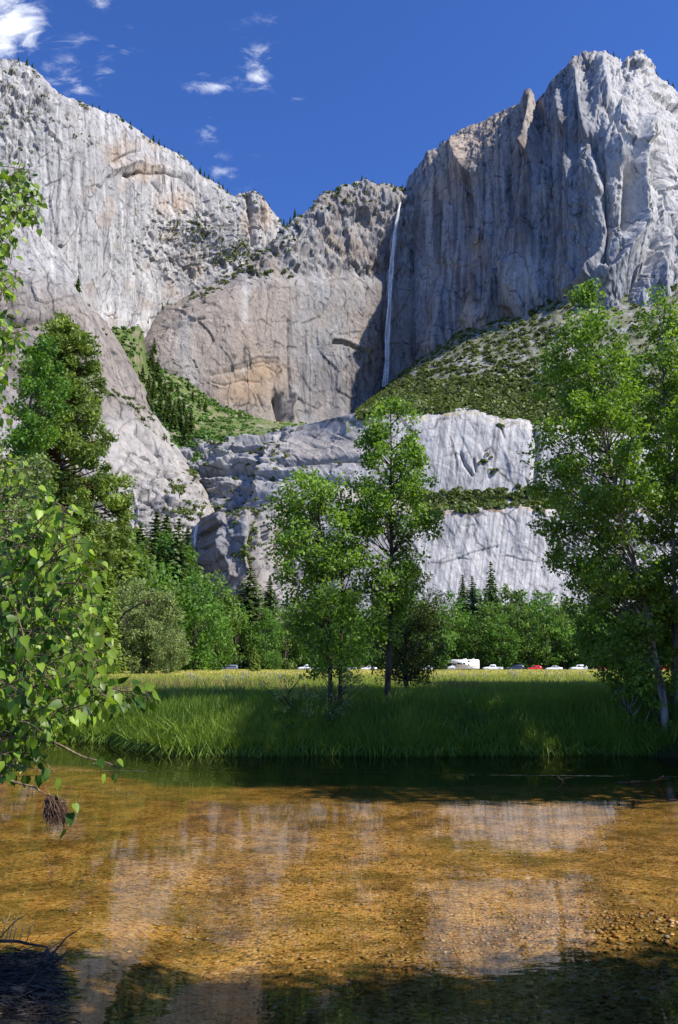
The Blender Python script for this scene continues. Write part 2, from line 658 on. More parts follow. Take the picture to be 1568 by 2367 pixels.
def facets(W, seed, sx, sz, amp, tilt=1.0, k=.5):
    """fractured rock: irregular cells, each a flat face with its own tilt and offset"""
    x, z = (W[..., 0] + k * W[..., 1]) / sx, W[..., 2] / sz
    x = x + .22 * gnoise(x * 1.7, z * 1.7, .3, seed + 7)
    z = z + .22 * gnoise(x * 1.7, z * 1.7, 5.3, seed + 8)
    ix, iz = np.floor(x).astype(np.int64), np.floor(z).astype(np.int64)
    best = np.full(x.shape, 9e9)
    h = np.zeros(x.shape)
    zero = np.zeros(x.shape, np.int64)
    for a in (-1, 0, 1):
        for b in (-1, 0, 1):
            q = _hash(ix + a, iz + b, zero, seed)
            q2 = _hash(ix + a, iz + b, zero + 3, seed)
            cx = ix + a + (q & np.uint32(1023)) / 1023.0
            cz = iz + b + ((q >> np.uint32(10)) & np.uint32(1023)) / 1023.0
            d = (x - cx) ** 2 + (z - cz) ** 2
            v = ((q >> np.uint32(20)) & np.uint32(1023)) / 1023.0 - .5
            tx = (q2 & np.uint32(1023)) / 1023.0 - .5
            tz = ((q2 >> np.uint32(10)) & np.uint32(1023)) / 1023.0 - .5
            hh = v + tilt * 1.6 * (tx * (x - cx) + tz * (z - cz))
            m = d < best
            best = np.where(m, d, best)
            h = np.where(m, hh, h)
    return h * amp


# --- left wall
A_rows = [
    [(-150, 70, 890), (0, 140, 920), (30, 138, 925), (70, 150, 935), (98, 172, 945), (125, 205, 958), (150, 224, 972), (185, 236, 992),
     (215, 245, 1014), (245, 262, 1036), (268, 266, 1052), (300, 290, 1080), (335, 312, 1115), (380, 342, 1155), (420, 358, 1190),
     (440, 378, 1203), (470, 408, 1225), (500, 425, 1245), (520, 438, 1258), (543, 456, 1270), (556, 446, 1272), (590, 443, 1276),
     (606, 458, 1282), (626, 484, 1295), (647, 514, 1312), (662, 535, 1330), (720, 560, 1370)],
    [(-150, 170, 860), (0, 235, 890), (125, 280, 930), (200, 305, 970), (268, 330, 1022), (335, 372, 1085), (420, 415, 1172), (540, 490, 1250), (650, 545, 1295), (720, 580, 1350)],
    [(-150, 420, 850), (0, 450, 872), (130, 460, 915), (200, 470, 962), (268, 485, 1016), (335, 500, 1080), (420, 520, 1160), (540, 560, 1228), (650, 570, 1275), (720, 600, 1330)],
    [(-150, 700, 835), (0, 700, 850), (130, 700, 905), (200, 738, 960), (250, 762, 1008), (290, 760, 1048), (330, 752, 1092), (370, 720, 1128), (440, 672, 1160), (540, 625, 1205),
     (600, 608, 1235), (650, 592, 1262), (720, 640, 1310)],
    [(-150, 860, 830), (130, 860, 890), (250, 900, 1000), (330, 860, 1085), (440, 840, 1150), (720, 800, 1300)]]


def A_shape(px, py, W, t):
    x, y, z = W[..., 0] + .5 * W[..., 1], W[..., 1], W[..., 2]
    h = 5 * fbm(x / 90, z / 160, 0, 3, 3) + 1.5 * ridged(x / 26, z / 260, 0, 7, 4) + .7 * fbm(x / 10, z / 24, 0, 9, 4, .6) + facets(W, 901, 34, 150, 4) + facets(W, 902, 13, 52, 1.7) + facets(W, 903, 5.5, 13, .7)
    rough = np.clip(blob(px, py, 470, 570, 140, 90) + blob(px, py, 30, 250, 110, 130) * .8 + blob(px, py, 590, 470, 50, 40) * .3, 0, 1)
    h = h + rough * (4 * fbm(x / 30, z / 22, 4, 21, 5, .6) + facets(W, 904, 18, 16, 9, 1.4) + facets(W, 905, 8, 7, 4.5))
    h = h + blocky(W, 15, 16, 60, 1.4) - 2 * crackle(W, 11, 22, 60)
    # roof-like overhang with hollow below it
    h = h - 9 * stroke(px, py, [(288, 405), (305, 408), (318, 400)], 5) - 3.5 * stroke(px, py, [(318, 398), (345, 405), (380, 402), (420, 414), (450, 440)], 2.5) 
    h = h + 5 * stroke(px, py, [(262, 392), (285, 385), (315, 372), (350, 385), (390, 392), (440, 408)], 8) - 5 * stroke(px, py, [(350, 425), (370, 450), (372, 470)], 3) - 4 * stroke(px, py, [(262, 375), (300, 355), (322, 352)], 3)
    # gully left of the small tower by the notch
    h = h - 16 * stroke(px, py, [(572, 455), (580, 500), (585, 560)], 5) + 5 * stroke(px, py, [(600, 455), (612, 500)], 14)
    h = h - 10 * stroke(px, py, [(455, 400), (470, 440), (490, 500), (520, 590)], 6)
    h = h - 3 * stroke(px, py, [(180, 260), (190, 330), (196, 420)], 4)
    return h


def A_col(px, py, W, n, t):
    c = granite(W, 40, GREY * 1.15, .25, .5, .75)
    c = lerp(c, PALE, .5 * blob(px, py, 320, 600, 110, 140))
    c = lerp(c, PALE * 1.25, .8 * (stroke(px, py, [(330, 620), (350, 690), (345, 740)], 9) + stroke(px, py, [(240, 735), (320, 735)], 30)))
    c = lerp(c, ORANGE * 1.25, .55 * (blob(px, py, 335, 395, 45, 22) + blob(px, py, 405, 470, 40, 30) + blob(px, py, 612, 500, 22, 36) + blob(px, py, 265, 360, 22, 26)))
    q = px - (py - 300) * .06
    c = lerp(c, DARK * 1.5, .38 * smooth(.02, .35, fbm(q / 6, py / 160., 0, 74, 4)) * smooth(0, 40, py - polyline(A_rows[0], px, 1)))
    c = lerp(c, PALE * 1.15, .6 * smooth(.05, .4, fbm(q / 8, py / 190., 0, 75, 3)))
    c = lerp(c, TAN * 1.25, .5 * smooth(.05, .45, fbm(px / 46, py / 60., 0, 76, 3)) * smooth(120, 240, px))
    stripes = smooth(.1, .5, fbm(px / 7.0, py / 140., 0, 77, 3))
    c = lerp(c, DARK, .85 * stripes * (blob(px, py, 395, 430, 40, 60) + .5 * blob(px, py, 350, 520, 120, 90)))
    c = lerp(c, DARK, .55 * smooth(.0, .5, fbm(px / 20, py / 40, 0, 78, 4)) * (blob(px, py, 40, 260, 110, 120) + blob(px, py, 590, 470, 40, 40)))
    c = lerp(c, DARK * .6, .85 * crackle(W, 11, 22, 60))
    return c


cliff('A', 'cliff', A_rows, -150, 720, 1.5, shape=A_shape, colour=A_col, seed=4)

# --- wall of the upper fall and the big rounded slab left of it
C_rows = [
    [(280, 850, 1120), (305, 812, 1118), (330, 770, 1118), (350, 742, 1120), (380, 712, 1122), (440, 680, 1130), (500, 650, 1145), (540, 632, 1165),
     (575, 602, 1190), (600, 585, 1205), (630, 562, 1228), (650, 530, 1250), (665, 522, 1265), (690, 500, 1288), (715, 487, 1308), (738, 458, 1328),
     (752, 448, 1334), (775, 443, 1340), (790, 430, 1344), (820, 422, 1348), (845, 416, 1352), (870, 424, 1354), (900, 430, 1356), (930, 432, 1358),
     (960, 440, 1362), (1010, 445, 1372)],
    [(280, 856, 1090), (350, 762, 1088), (440, 700, 1098), (540, 645, 1136), (600, 612, 1170), (650, 565, 1205), (740, 500, 1270), (845, 470, 1300), (930, 475, 1320), (1010, 480, 1340)],
    [(280, 862, 1072), (350, 785, 1062), (440, 725, 1075), (540, 665, 1108), (600, 640, 1145), (700, 632, 1210), (845, 630, 1270), (930, 630, 1296), (1010, 630, 1320)],
    [(280, 870, 1062), (350, 800, 1050), (440, 745, 1060), (540, 690, 1090), (600, 668, 1122), (700, 660, 1180), (845, 660, 1246), (930, 660, 1280), (1010, 660, 1310)],
    [(280, 880, 1055), (350, 815, 1040), (440, 800, 1048), (540, 800, 1076), (600, 805, 1106), (700, 810, 1160), (845, 800, 1232), (930, 800, 1274), (1010, 800, 1300)],
    [(280, 900, 1050), (340, 840, 1034), (430, 880, 1042), (510, 945, 1062), (640, 985, 1115), (700, 982, 1145), (800, 945, 1195), (880, 915, 1240), (930, 905, 1265), (1010, 900, 1290)],
    [(280, 1000, 1045), (640, 1060, 1105), (1010, 1000, 1280)]]


def C_shape(px, py, W, t):
    x, y, z = W[..., 0] + .5 * W[..., 1], W[..., 1], W[..., 2]
    upper = smooth(650, 620, py)
    h = 5 * fbm(x / 110, z / 120, 0, 103, 3) + .5 * fbm(x / 12, z / 14, 0, 109, 5, .6) + .6 * ridged(x / 30, z / 200, 0, 107, 3) + facets(W, 911, 60, 70, 3) + facets(W, 912, 22, 24, 1.5) + facets(W, 913, 7, 8, .8)
    h = h + upper * (3 * ridged(x / 22, z / 120, 0, 117, 4) + facets(W, 914, 26, 44, 11, 1.3) + facets(W, 915, 11, 15, 5) + 2 * fbm(x / 30, z / 24, 4, 121, 4))
    h = h + blocky(W, 18, 26, 40, .8) - 1.3 * crackle(W, 111, 45, 60) + blob(px, py, 850, 830, 60, 60) * facets(W, 916, 13, 22, 7, 1.3)
    # stepped rim bands below the plateau
    h = h - 7 * stroke(px, py, [(720, 520), (800, 500), (900, 478)], 6) - 9 * stroke(px, py, [(830, 500), (860, 520), (900, 490), (925, 480)], 6)
    # alcove with its arched roof above the base
    arch = [(485, 860), (520, 850), (560, 842), (600, 824), (640, 826), (655, 845)]
    h = h - 2.6 * stroke(px, py, [(490, 868), (520, 862), (560, 852), (610, 836), (640, 838)], 4) + 1.0 * stroke(px, py, [(480, 856), (520, 850), (560, 840), (600, 822), (640, 822), (660, 842)], 3)
    h = h - 3 * stroke(px, py, [(490, 884), (520, 892), (560, 880), (600, 884)], 2.5) - 3 * stroke(px, py, [(620, 846), (650, 866)], 2) - 4 * stroke(px, py, [(596, 915), (606, 940)], 3)
    # corner where slab meets darker wall
    h = h - 4 * stroke(px, py, [(668, 740), (668, 800), (668, 920)], 3)
    # cave at the foot
    h = h - 22 * stroke(px, py, [(642, 925), (650, 965)], 9) + 10 * stroke(px, py, [(676, 915), (672, 965)], 6)
    # roofed flake beside the fall
    h = h - 8 * stroke(px, py, [(770, 793), (790, 792), (815, 800), (845, 815), (858, 838)], 3) + 3 * stroke(px, py, [(770, 784), (790, 784), (815, 792), (850, 807), (864, 832)], 4)
    h = h - 4 * stroke(px, py, [(700, 748), (720, 742), (740, 733)], 2.5) - .8 * stroke(px, py, [(400, 742), (470, 738), (540, 742), (640, 745), (670, 744)], 2)
    h = h - 5 * stroke(px, py, [(400, 760), (440, 742), (470, 738)], 3) - 5 * stroke(px, py, [(420, 712), (470, 700)], 3)
    h = h - 6 * stroke(px, py, [(690, 610), (700, 560), (715, 520)], 4)
    h = h - 5 * stroke(px, py, [(856, 820), (862, 860), (880, 880)], 4)
    # the groove that the water falls down
    h = h - 8 * stroke(px, py, [(935, 440), (926, 500), (915, 600), (905, 760), (895, 900)], 13)
    return h


def C_col(px, py, W, n, t):
    c = granite(W, 60, GREY * .96, .8, .3, .3)
    slab = smooth(640, 700, py) * smooth(720, 640, px)
    c = lerp(c, PINK * .98, .75 * smooth(620, 660, py) * smooth(760, 600, px))
    c = lerp(c, TAN, .35 * slab)
    c = lerp(c, GREY * .9, .45 * smooth(660, 700, px) * smooth(640, 680, py))
    c = lerp(c, TAN * .9, .40 * smooth(640, 760, px) * smooth(-.4, .3, fbm(px / 40, py / 50., 0, 90, 4)))
    c = lerp(c, ORANGE * 1.05, .42 * (blob(px, py, 575, 880, 75, 26) + blob(px, py, 620, 850, 45, 26) + blob(px, py, 560, 915, 60, 20)))
    c = lerp(c, ORANGE * .8, .55 * (blob(px, py, 858, 800, 34, 65) + blob(px, py, 845, 880, 36, 34)))
    streak = smooth(.0, .5, fbm(px / 9.0, py / 200., 0, 87, 4))
    c = lerp(c, DARK * 1.35, .62 * blob(px, py, 790, 885, 95, 75) * smooth(-.5, .1, fbm(px / 16, py / 60., 0, 89, 4)))
    c = lerp(c, DARK * .9, .85 * streak * blob(px, py, 720, 880, 80, 90))
    c = lerp(c, DARK * 1.2, .55 * streak * blob(px, py, 790, 860, 90, 70))
    c = lerp(c, np.array([.085, .07, .065]), .8 * stroke(px, py, [(905, 560), (893, 700), (888, 900)], 22))
    c = lerp(c, DARK, .5 * smooth(.1, .55, fbm(px / 16, py / 30., 0, 88, 4)) * smooth(650, 600, py))
    c = lerp(c, PALE, .75 * (stroke(px, py, [(570, 650), (568, 700), (565, 740)], 7) + .6 * stroke(px, py, [(430, 745), (420, 800), (450, 880)], 16)))
    c = lerp(c, BLACKISH, .75 * (stroke(px, py, [(563, 800), (565, 862)], 3) + stroke(px, py, [(540, 846), (600, 824), (645, 828)], 2.5)
                                 + stroke(px, py, [(668, 800), (668, 930)], 3) + stroke(px, py, [(605, 872), (606, 890)], 3)))
    c = lerp(c, PALE * 1.2, .8 * stroke(px, py, [(563, 846), (564, 866)], 2.5))
    c = lerp(c, DARK * .6, .85 * crackle(W, 111, 45, 60))
    return c


cliff('C', 'cliff', C_rows, 280, 1010, 1.5, shape=C_shape, colour=C_col, seed=14)

# --- right wall with the high point
D_rows = [
    [(890, 500, 1470), (922, 462, 1415), (935, 440, 1395), (945, 408, 1382), (965, 385, 1365), (990, 352, 1350), (1020, 334, 1335), (1035, 330, 1325),
     (1060, 308, 1312), (1100, 288, 1285), (1140, 268, 1258), (1180, 248, 1230), (1208, 238, 1205), (1214, 226, 1200), (1222, 219, 1197), (1229, 223, 1194), (1234, 240, 1190), (1246, 226, 1185),
     (1265, 205, 1175), (1290, 172, 1165), (1318, 150, 1155), (1330, 132, 1150), (1360, 124, 1146), (1385, 119, 1142), (1410, 125, 1140), (1440, 143, 1136),
     (1455, 138, 1134), (1470, 125, 1132), (1480, 124, 1132), (1500, 142, 1138), (1515, 168, 1142), (1540, 190, 1150), (1568, 215, 1160), (1650, 280, 1190), (1850, 420, 1220)],
    [(890, 520, 1425), (935, 475, 1352), (990, 410, 1290), (1060, 375, 1225), (1140, 345, 1168), (1210, 325, 1124), (1250, 300, 1110), (1300, 250, 1075), (1385, 215, 1044),
     (1480, 215, 1050), (1568, 300, 1090), (1650, 360, 1120), (1850, 500, 1160)],
    [(890, 560, 1415), (935, 510, 1342), (1000, 480, 1272), (1100, 450, 1180), (1180, 430, 1112), (1240, 420, 1064), (1300, 390, 1024), (1360, 360, 990), (1400, 350, 972), (1440, 350, 978), (1500, 360, 1000),
     (1568, 420, 1030), (1700, 470, 1080), (1850, 560, 1110)],
    [(890, 760, 1380), (935, 680, 1318), (1000, 650, 1246), (1100, 610, 1152), (1168, 590, 1098), (1188, 582, 1052), (1276, 560, 1044), (1296, 550, 1008), (1360, 540, 974), (1400, 540, 958), (1440, 540, 960), (1500, 550, 974),
     (1568, 560, 994), (1700, 600, 1030), (1850, 640, 1060)],
    [(890, 930, 1345), (930, 905, 1300), (960, 838, 1255), (990, 818, 1215), (1000, 810, 1188), (1078, 760, 1172), (1090, 750, 1105), (1172, 724, 1092), (1190, 718, 1030), (1288, 688, 1018), (1306, 682, 985), (1340, 664, 972), (1400, 700, 940), (1568, 700, 930), (1850, 720, 960)],
    [(890, 1000, 1340), (1080, 860, 1130), (1340, 780, 960), (1568, 820, 915), (1850, 840, 940)]]


def D_shape(px, py, W, t):
    x, y, z = W[..., 0] - .6 * W[..., 1], W[..., 1], W[..., 2]
    right = smooth(1230, 1420, px)
    h = 6 * fbm(x / 80, z / 200, 0, 203, 3) + (1.2 + 2.2 * right) * ridged(x / 34, z / 260, 0, 207, 4) + .7 * fbm(x / 10, z / 24, 0, 209, 5, .6) + facets(W, 921, 40, 170, 4.5, k=-.6) + facets(W, 922, 13, 60, 2.4, k=-.6) + facets(W, 923, 5.5, 12, 1.4, k=-.6)
    h = h + right * (3 * ridged(x / 26 + z / 60, z / 70, 0, 217, 4) + facets(W, 924, 34, 90, 7, 1.4, k=-.6) + facets(W, 925, 12, 26, 3, k=-.6)) + blocky(W, 29, 15, 60, 1.8) - 2 * crackle(W, 211, 26, 70)
    top = smooth(140, 0, py - polyline(D_rows[0], px, 1))
    h = h + top * (1.5 * fbm(x / 20, z / 20, 9, 221, 4) + facets(W, 926, 14, 26, 4.5, 1.3, k=-.6) + facets(W, 927, 7, 9, 2.2, k=-.6))
    # the free-standing spire and the rib below it
    h = h + 26 * stroke(px, py, [(1222, 222), (1226, 300), (1222, 360)], 8) + 11 * stroke(px, py, [(1222, 360), (1216, 440), (1210, 540)], 13)
    h = h - 12 * stroke(px, py, [(1244, 240), (1246, 340), (1244, 420)], 7) - 9 * stroke(px, py, [(1204, 250), (1206, 320), (1202, 380)], 6)
    # big ribs and gullies of the right-hand face
    for pts, w, a in (([(1330, 170), (1345, 250), (1362, 330), (1380, 400), (1390, 440)], 12, 16),
                      ([(1300, 190), (1296, 240), (1305, 300)], 9, 11),
                      ([(1385, 150), (1400, 240), (1420, 330), (1432, 380)], 13, 18),
                      ([(1405, 250), (1440, 350), (1455, 420), (1450, 520)], 10, -24),
                      ([(1365, 330), (1395, 420), (1410, 520), (1395, 600)], 13, -26),
                      ([(1490, 290), (1478, 350), (1470, 420), (1480, 520), (1440, 600), (1380, 690)], 13, 22),
                      ([(1510, 340), (1530, 430), (1545, 480)], 8, -18),
                      ([(1440, 570), (1410, 620), (1360, 670)], 7, -13),
                      ([(1400, 530), (1392, 580), (1360, 640), (1320, 675)], 8, 15),
                      ([(1515, 560), (1490, 620), (1445, 690)], 16, -22),
                      ([(1540, 560), (1525, 640), (1530, 690)], 14, 18),
                      ([(1215, 560), (1222, 620), (1240, 680)], 24, 12), ([(1180, 610), (1185, 660), (1180, 705)], 14, 20),
                      ([(1150, 635), (1142, 690), (1120, 740)], 10, 18), ([(1100, 610), (1098, 680), (1080, 740)], 6, 11),
                      ([(1020, 690), (1015, 750), (1000, 800)], 18, 14),
                      ([(1070, 420), (1100, 480), (1120, 560), (1125, 640)], 3, -4), ([(1134, 370), (1138, 450), (1140, 560)], 4, -6),
                      ([(1180, 330), (1176, 420), (1180, 520)], 6, -8), ([(1010, 340), (1030, 400), (1045, 470)], 5, -6),
                      ([(1045, 320), (1060, 370), (1085, 400)], 16, 14), ([(1262, 280), (1270, 420), (1266, 560)], 7, -9),
                      ([(1310, 330), (1318, 430), (1330, 520)], 8, 9), ([(1290, 360), (1288, 480), (1296, 600)], 6, -9)):
        h = h + a * stroke(px, py, pts, w)
    return h


def D_col(px, py, W, n, t):
    W2 = W * np.array([1, -1.2, 1])
    c = granite(W2, 80, np.array([.29, .305, .33]) * (.85 + .25 * smooth(1330, 1450, px))[..., None], .35, .5, .45)  # skylit blue and a brighter sunlit right put into the base colour
    c = lerp(c, PALE * 1.1, .8 * smooth(1330, 1460, px) * smooth(700, 420, py))  # this and the next paint sunlight onto the right face
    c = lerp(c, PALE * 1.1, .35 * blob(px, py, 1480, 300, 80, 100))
    rimd = py - polyline(D_rows[0], px, 1)
    c = lerp(c, TAN * 1.55, .75 * smooth(190, 60, rimd + 40 * fbm(px / 30, py / 40, 0, 189, 4)) * smooth(1270, 1200, px) * smooth(960, 1010, px))  # sunlit band under the rim painted as lighter tan
    c = lerp(c, ORANGE * .85, .5 * (stroke(px, py, [(1220, 360), (1214, 500), (1222, 600)], 16) + stroke(px, py, [(1105, 560), (1095, 700)], 12) + .6 * stroke(px, py, [(1265, 290), (1330, 320)], 24)
                                    + .6 * blob(px, py, 1080, 470, 20, 60)))
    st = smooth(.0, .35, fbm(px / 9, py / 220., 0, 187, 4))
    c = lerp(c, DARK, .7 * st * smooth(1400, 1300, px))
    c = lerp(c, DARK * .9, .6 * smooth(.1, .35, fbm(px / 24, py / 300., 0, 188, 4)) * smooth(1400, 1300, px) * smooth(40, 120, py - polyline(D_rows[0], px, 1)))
    c = lerp(c, PALE, .6 * (blob(px, py, 1225, 640, 50, 60) + blob(px, py, 1120, 735, 40, 24)))  # sunlit buttress and wall foot painted paler
    c = lerp(c, DARK * .6, .85 * crackle(W, 211, 26, 70))
    c = lerp(c, np.array([.10, .085, .08]), .7 * stroke(px, py, [(935, 470), (928, 600), (915, 750), (900, 900)], 14))
    return c


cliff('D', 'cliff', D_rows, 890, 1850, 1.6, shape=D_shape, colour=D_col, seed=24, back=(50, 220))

# --- gully of trees and brush between the slabs
G_rows = [
    [(200, 735, 950), (250, 760, 965), (300, 758, 985), (322, 752, 1000), (332, 800, 1015), (342, 838, 1038), (430, 872, 1050), (510, 935, 1068), (640, 974, 1119), (720, 980, 1146)],
    [(200, 820, 935), (300, 840, 950), (345, 885, 990), (430, 910, 1015), (510, 952, 1040), (640, 982, 1085), (720, 986, 1100)],
    [(200, 930, 905), (300, 930, 905), (400, 965, 900), (460, 985, 915), (560, 990, 930), (640, 992, 950), (720, 990, 960)],
    [(200, 1040, 875), (340, 1000, 875), (430, 1020, 872), (460, 1010, 872), (640, 1002, 880), (720, 996, 880)],
    [(200, 1140, 850), (430, 1080, 845), (720, 1060, 850)]]


def G_shape(px, py, W, t):
    x, y = W[..., 0], W[..., 1]
    return 5 * fbm(x / 40, y / 40, 0, 303, 5, .55)


def G_col(px, py, W, n, t):
    c = granite(W, 90, SOIL * 1.5, .3, .3, .2)
    c = lerp(c, GRASS, .9 * smooth(-.5, .1, fbm(px / 22, py / 18, 0, 305, 4)))
    return lerp(c, GREY * .8, .7 * smooth(560, 640, px) * smooth(.0, .3, fbm(px / 12, py / 8, 0, 306, 4)))


cliff('G', 'hillside', G_rows, 200, 720, 2.2, shape=G_shape, colour=G_col, seed=34, back=(10, 20), rim_jag=1)

# --- pale slab on the left, in front of the left wall
B_rows = [
    [(-350, 380, 800), (0, 470, 845), (80, 525, 862), (125, 572, 872), (150, 612, 872), (200, 690, 880), (240, 744, 888), (270, 792, 895),
     (300, 845, 902), (325, 888, 906), (338, 915, 905), (344, 935, 900), (362, 962, 893), (400, 1012, 880), (428, 1042, 870), (450, 1080, 860), (482, 1155, 850), (520, 1200, 850)],
    [(-350, 560, 775), (0, 600, 818), (80, 610, 832), (150, 660, 842), (200, 740, 848), (270, 860, 860), (325, 915, 872), (344, 950, 868), (400, 1028, 850), (450, 1095, 835), (520, 1208, 830)],
    [(-350, 850, 720), (0, 860, 760), (150, 870, 780), (250, 895, 790), (300, 935, 800), (340, 985, 805), (400, 1050, 805), (450, 1105, 810), (520, 1214, 815)],
    [(-350, 1000, 685), (0, 1000, 712), (150, 1000, 728), (250, 1010, 738), (340, 1075, 748), (400, 1105, 755), (450, 1135, 770), (520, 1220, 795)],
    [(-350, 1250, 640), (0, 1250, 655), (250, 1195, 680), (340, 1185, 695), (400, 1182, 708), (460, 1190, 728), (520, 1226, 765)],
    [(-350, 1480, 600), (0, 1480, 610), (250, 1450, 640), (460, 1400, 695), (520, 1400, 740)]]


def B_shape(px, py, W, t):
    x, y, z = W[..., 0] + .5 * W[..., 1], W[..., 1], W[..., 2]
    h = 4 * fbm(x / 90, z / 90, 0, 403, 3) + .4 * fbm(x / 10, z / 10, 0, 409, 5, .6) + facets(W, 931, 50, 60, 3) + facets(W, 932, 16, 20, 1.3) + facets(W, 933, 6, 6, .6) + .8 * ridged(x / 30 + z / 80, z / 60, 0, 407, 3) - 1.2 * crackle(W, 411, 40, 40)
    low = smooth(1040, 1110, py)
    h = h + low * (facets(W, 934, 26, 9, 4.2, 1.3) + facets(W, 935, 9, 4, 2) + 1.5 * fbm(x / 24, z / 9, 0, 419, 4))
    # the step that runs down across the slab
    h = h - 13 * stroke(px, py, [(225, 880), (255, 905), (300, 930), (340, 975), (395, 1020)], 6) + 6 * stroke(px, py, [(255, 922), (300, 950), (335, 995)], 10)
    h = h - 12 * stroke(px, py, [(320, 1000), (345, 1020), (368, 1045)], 7) - 8 * stroke(px, py, [(310, 960), (340, 1000)], 5)
    h = h - 7 * stroke(px, py, [(280, 860), (300, 895), (320, 920)], 3) - 6 * stroke(px, py, [(255, 810), (280, 850)], 2.5)
    h = h - 8 * stroke(px, py, [(300, 1110), (350, 1130), (390, 1165), (420, 1180)], 4) - 8 * stroke(px, py, [(320, 1150), (360, 1175), (400, 1190)], 4) - 6 * stroke(px, py, [(380, 1090), (420, 1140), (450, 1170)], 6)
    h = h - 7 * stroke(px, py, [(0, 740), (60, 745), (130, 735)], 6)
    return h


def B_col(px, py, W, n, t):
    c = granite(W, 120, PINK * .82, .3, .3, .35)
    c = lerp(c, granite(W, 40, GREY * 1.1, .25, .5, .7), smooth(690, 590, py - .25 * px))
    # striations that run down the slab parallel to its edge
    q = px * .86 - py * .51
    c = lerp(c, DARK * 1.4, .5 * smooth(.15, .5, fbm(q / 9, (px * .51 + py * .86) / 160, 0, 131, 4)) * smooth(1000, 900, py))
    c = lerp(c, PALE, .45 * smooth(930, 1000, py))
    c = lerp(c, DARK, .75 * smooth(.05, .45, fbm(px / 8, py / 60., 0, 127, 3)) * blob(px, py, 360, 1030, 30, 40))
    c = lerp(c, DARK * .6, .85 * crackle(W, 411, 40, 40))
    c = lerp(c, SOIL, .6 * stroke(px, py, [(225, 880), (255, 905), (300, 930), (340, 975)], 5))
    c = lerp(c, DARK, .55 * smooth(.1, .5, fbm(px / 26, py / 16., 0, 128, 4)) * smooth(1060, 1120, py))
    return c


cliff('B', 'cliff', B_rows, -350, 520, 1.6, shape=B_shape, colour=B_col, seed=44, back=(30, 40), rim_jag=1.2)

# --- talus slope on the right
E_rows = [
    [(800, 985, 1190), (860, 925, 1230), (880, 908, 1245), (960, 836, 1240), (1080, 756, 1155), (1200, 714, 1070), (1300, 680, 1010), (1340, 655, 990), (1400, 690, 960), (1568, 660, 945), (1900, 640, 960)],
    [(800, 972, 1000), (880, 918, 1010), (960, 872, 1010), (1080, 815, 980), (1200, 785, 940), (1300, 765, 910), (1400, 765, 890), (1568, 745, 860), (1900, 730, 820)],
    [(800, 972, 860), (880, 940, 860), (960, 915, 860), (1080, 880, 850), (1200, 865, 830), (1300, 855, 815), (1400, 850, 805), (1568, 840, 785), (1900, 830, 760)],
    [(800, 978, 775), (850, 958, 768), (900, 948, 764), (1000, 953, 758), (1100, 945, 752), (1150, 965, 748), (1250, 975, 744), (1400, 990, 735), (1568, 1000, 728), (1900, 1010, 715)],
    [(800, 1050, 760), (1000, 1020, 745), (1900, 1080, 700)]]


def E_shape(px, py, W, t):
    x, y = W[..., 0], W[..., 1]
    return 4 * fbm(x / 50, y / 50, 0, 503, 4) + 2.0 * fbm(x / 9, y / 9, 0, 505, 4, .6)


def E_col(px, py, W, n, t):
    c = granite(W, 150, GREY * 1.2, .2, .1, .5)
    c = lerp(c, SOIL * .55 + GRASS * .5, .85 * smooth(-.55, .1, fbm(px / 24, py / 14, 0, 507, 4)))
    return lerp(c, PALE, .8 * blob(px, py, 1075, 840, 40, 16))


cliff('E', 'hillside', E_rows, 800, 1900, 2.2, shape=E_shape, colour=E_col, seed=54, back=(8, 16), rim_jag=1)

# --- lower tiers
F_rows = [
    [(400, 1035, 880), (440, 1018, 878), (500, 1010, 878), (560, 1008, 878), (600, 1008, 870), (640, 990, 860), (700, 982, 840), (760, 968, 800), (820, 955, 775),
     (860, 945, 765), (900, 945, 760), (1000, 951, 754), (1100, 943, 748), (1150, 963, 744), (1250, 973, 740), (1400, 988, 731), (1568, 998, 724), (1900, 1008, 710)],
    [(400, 1050, 862), (440, 1030, 862), (560, 1030, 850), (640, 1015, 835), (700, 1012, 812), (760, 1005, 785), (820, 995, 760), (900, 990, 742), (1000, 985, 735), (1100, 982, 730), (1250, 1000, 722), (1900, 1040, 690)],
    [(400, 1090, 845), (440, 1075, 840), (560, 1080, 828), (600, 1060, 806), (640, 1052, 788), (700, 1060, 762), (820, 1060, 730), (900, 1060, 722), (1000, 1060, 716), (1250, 1070, 706), (1900, 1090, 675)],
    [(400, 1150, 835), (480, 1150, 825), (560, 1140, 795), (640, 1105, 745), (700, 1110, 730), (820, 1135, 708), (1000, 1166, 700), (1080, 1168, 698), (1200, 1150, 696), (1300, 1160, 692), (1900, 1170, 660)],
    [(400, 1180, 825), (480, 1185, 815), (560, 1168, 755), (640, 1150, 702), (820, 1166, 672), (1000, 1184, 660), (1080, 1182, 658), (1200, 1172, 656), (1300, 1180, 652), (1900, 1190, 622)],
    [(400, 1280, 800), (480, 1290, 790), (560, 1270, 725), (640, 1270, 680), (820, 1275, 652), (1000, 1280, 645), (1300, 1280, 638), (1900, 1280, 610)],
    [(400, 1400, 780), (560, 1390, 700), (640, 1390, 660), (820, 1390, 635), (1000, 1390, 622), (1300, 1390, 612), (1900, 1390, 590)],
    [(400, 1545, 740), (640, 1545, 620), (1000, 1545, 585), (1900, 1545, 560)]]


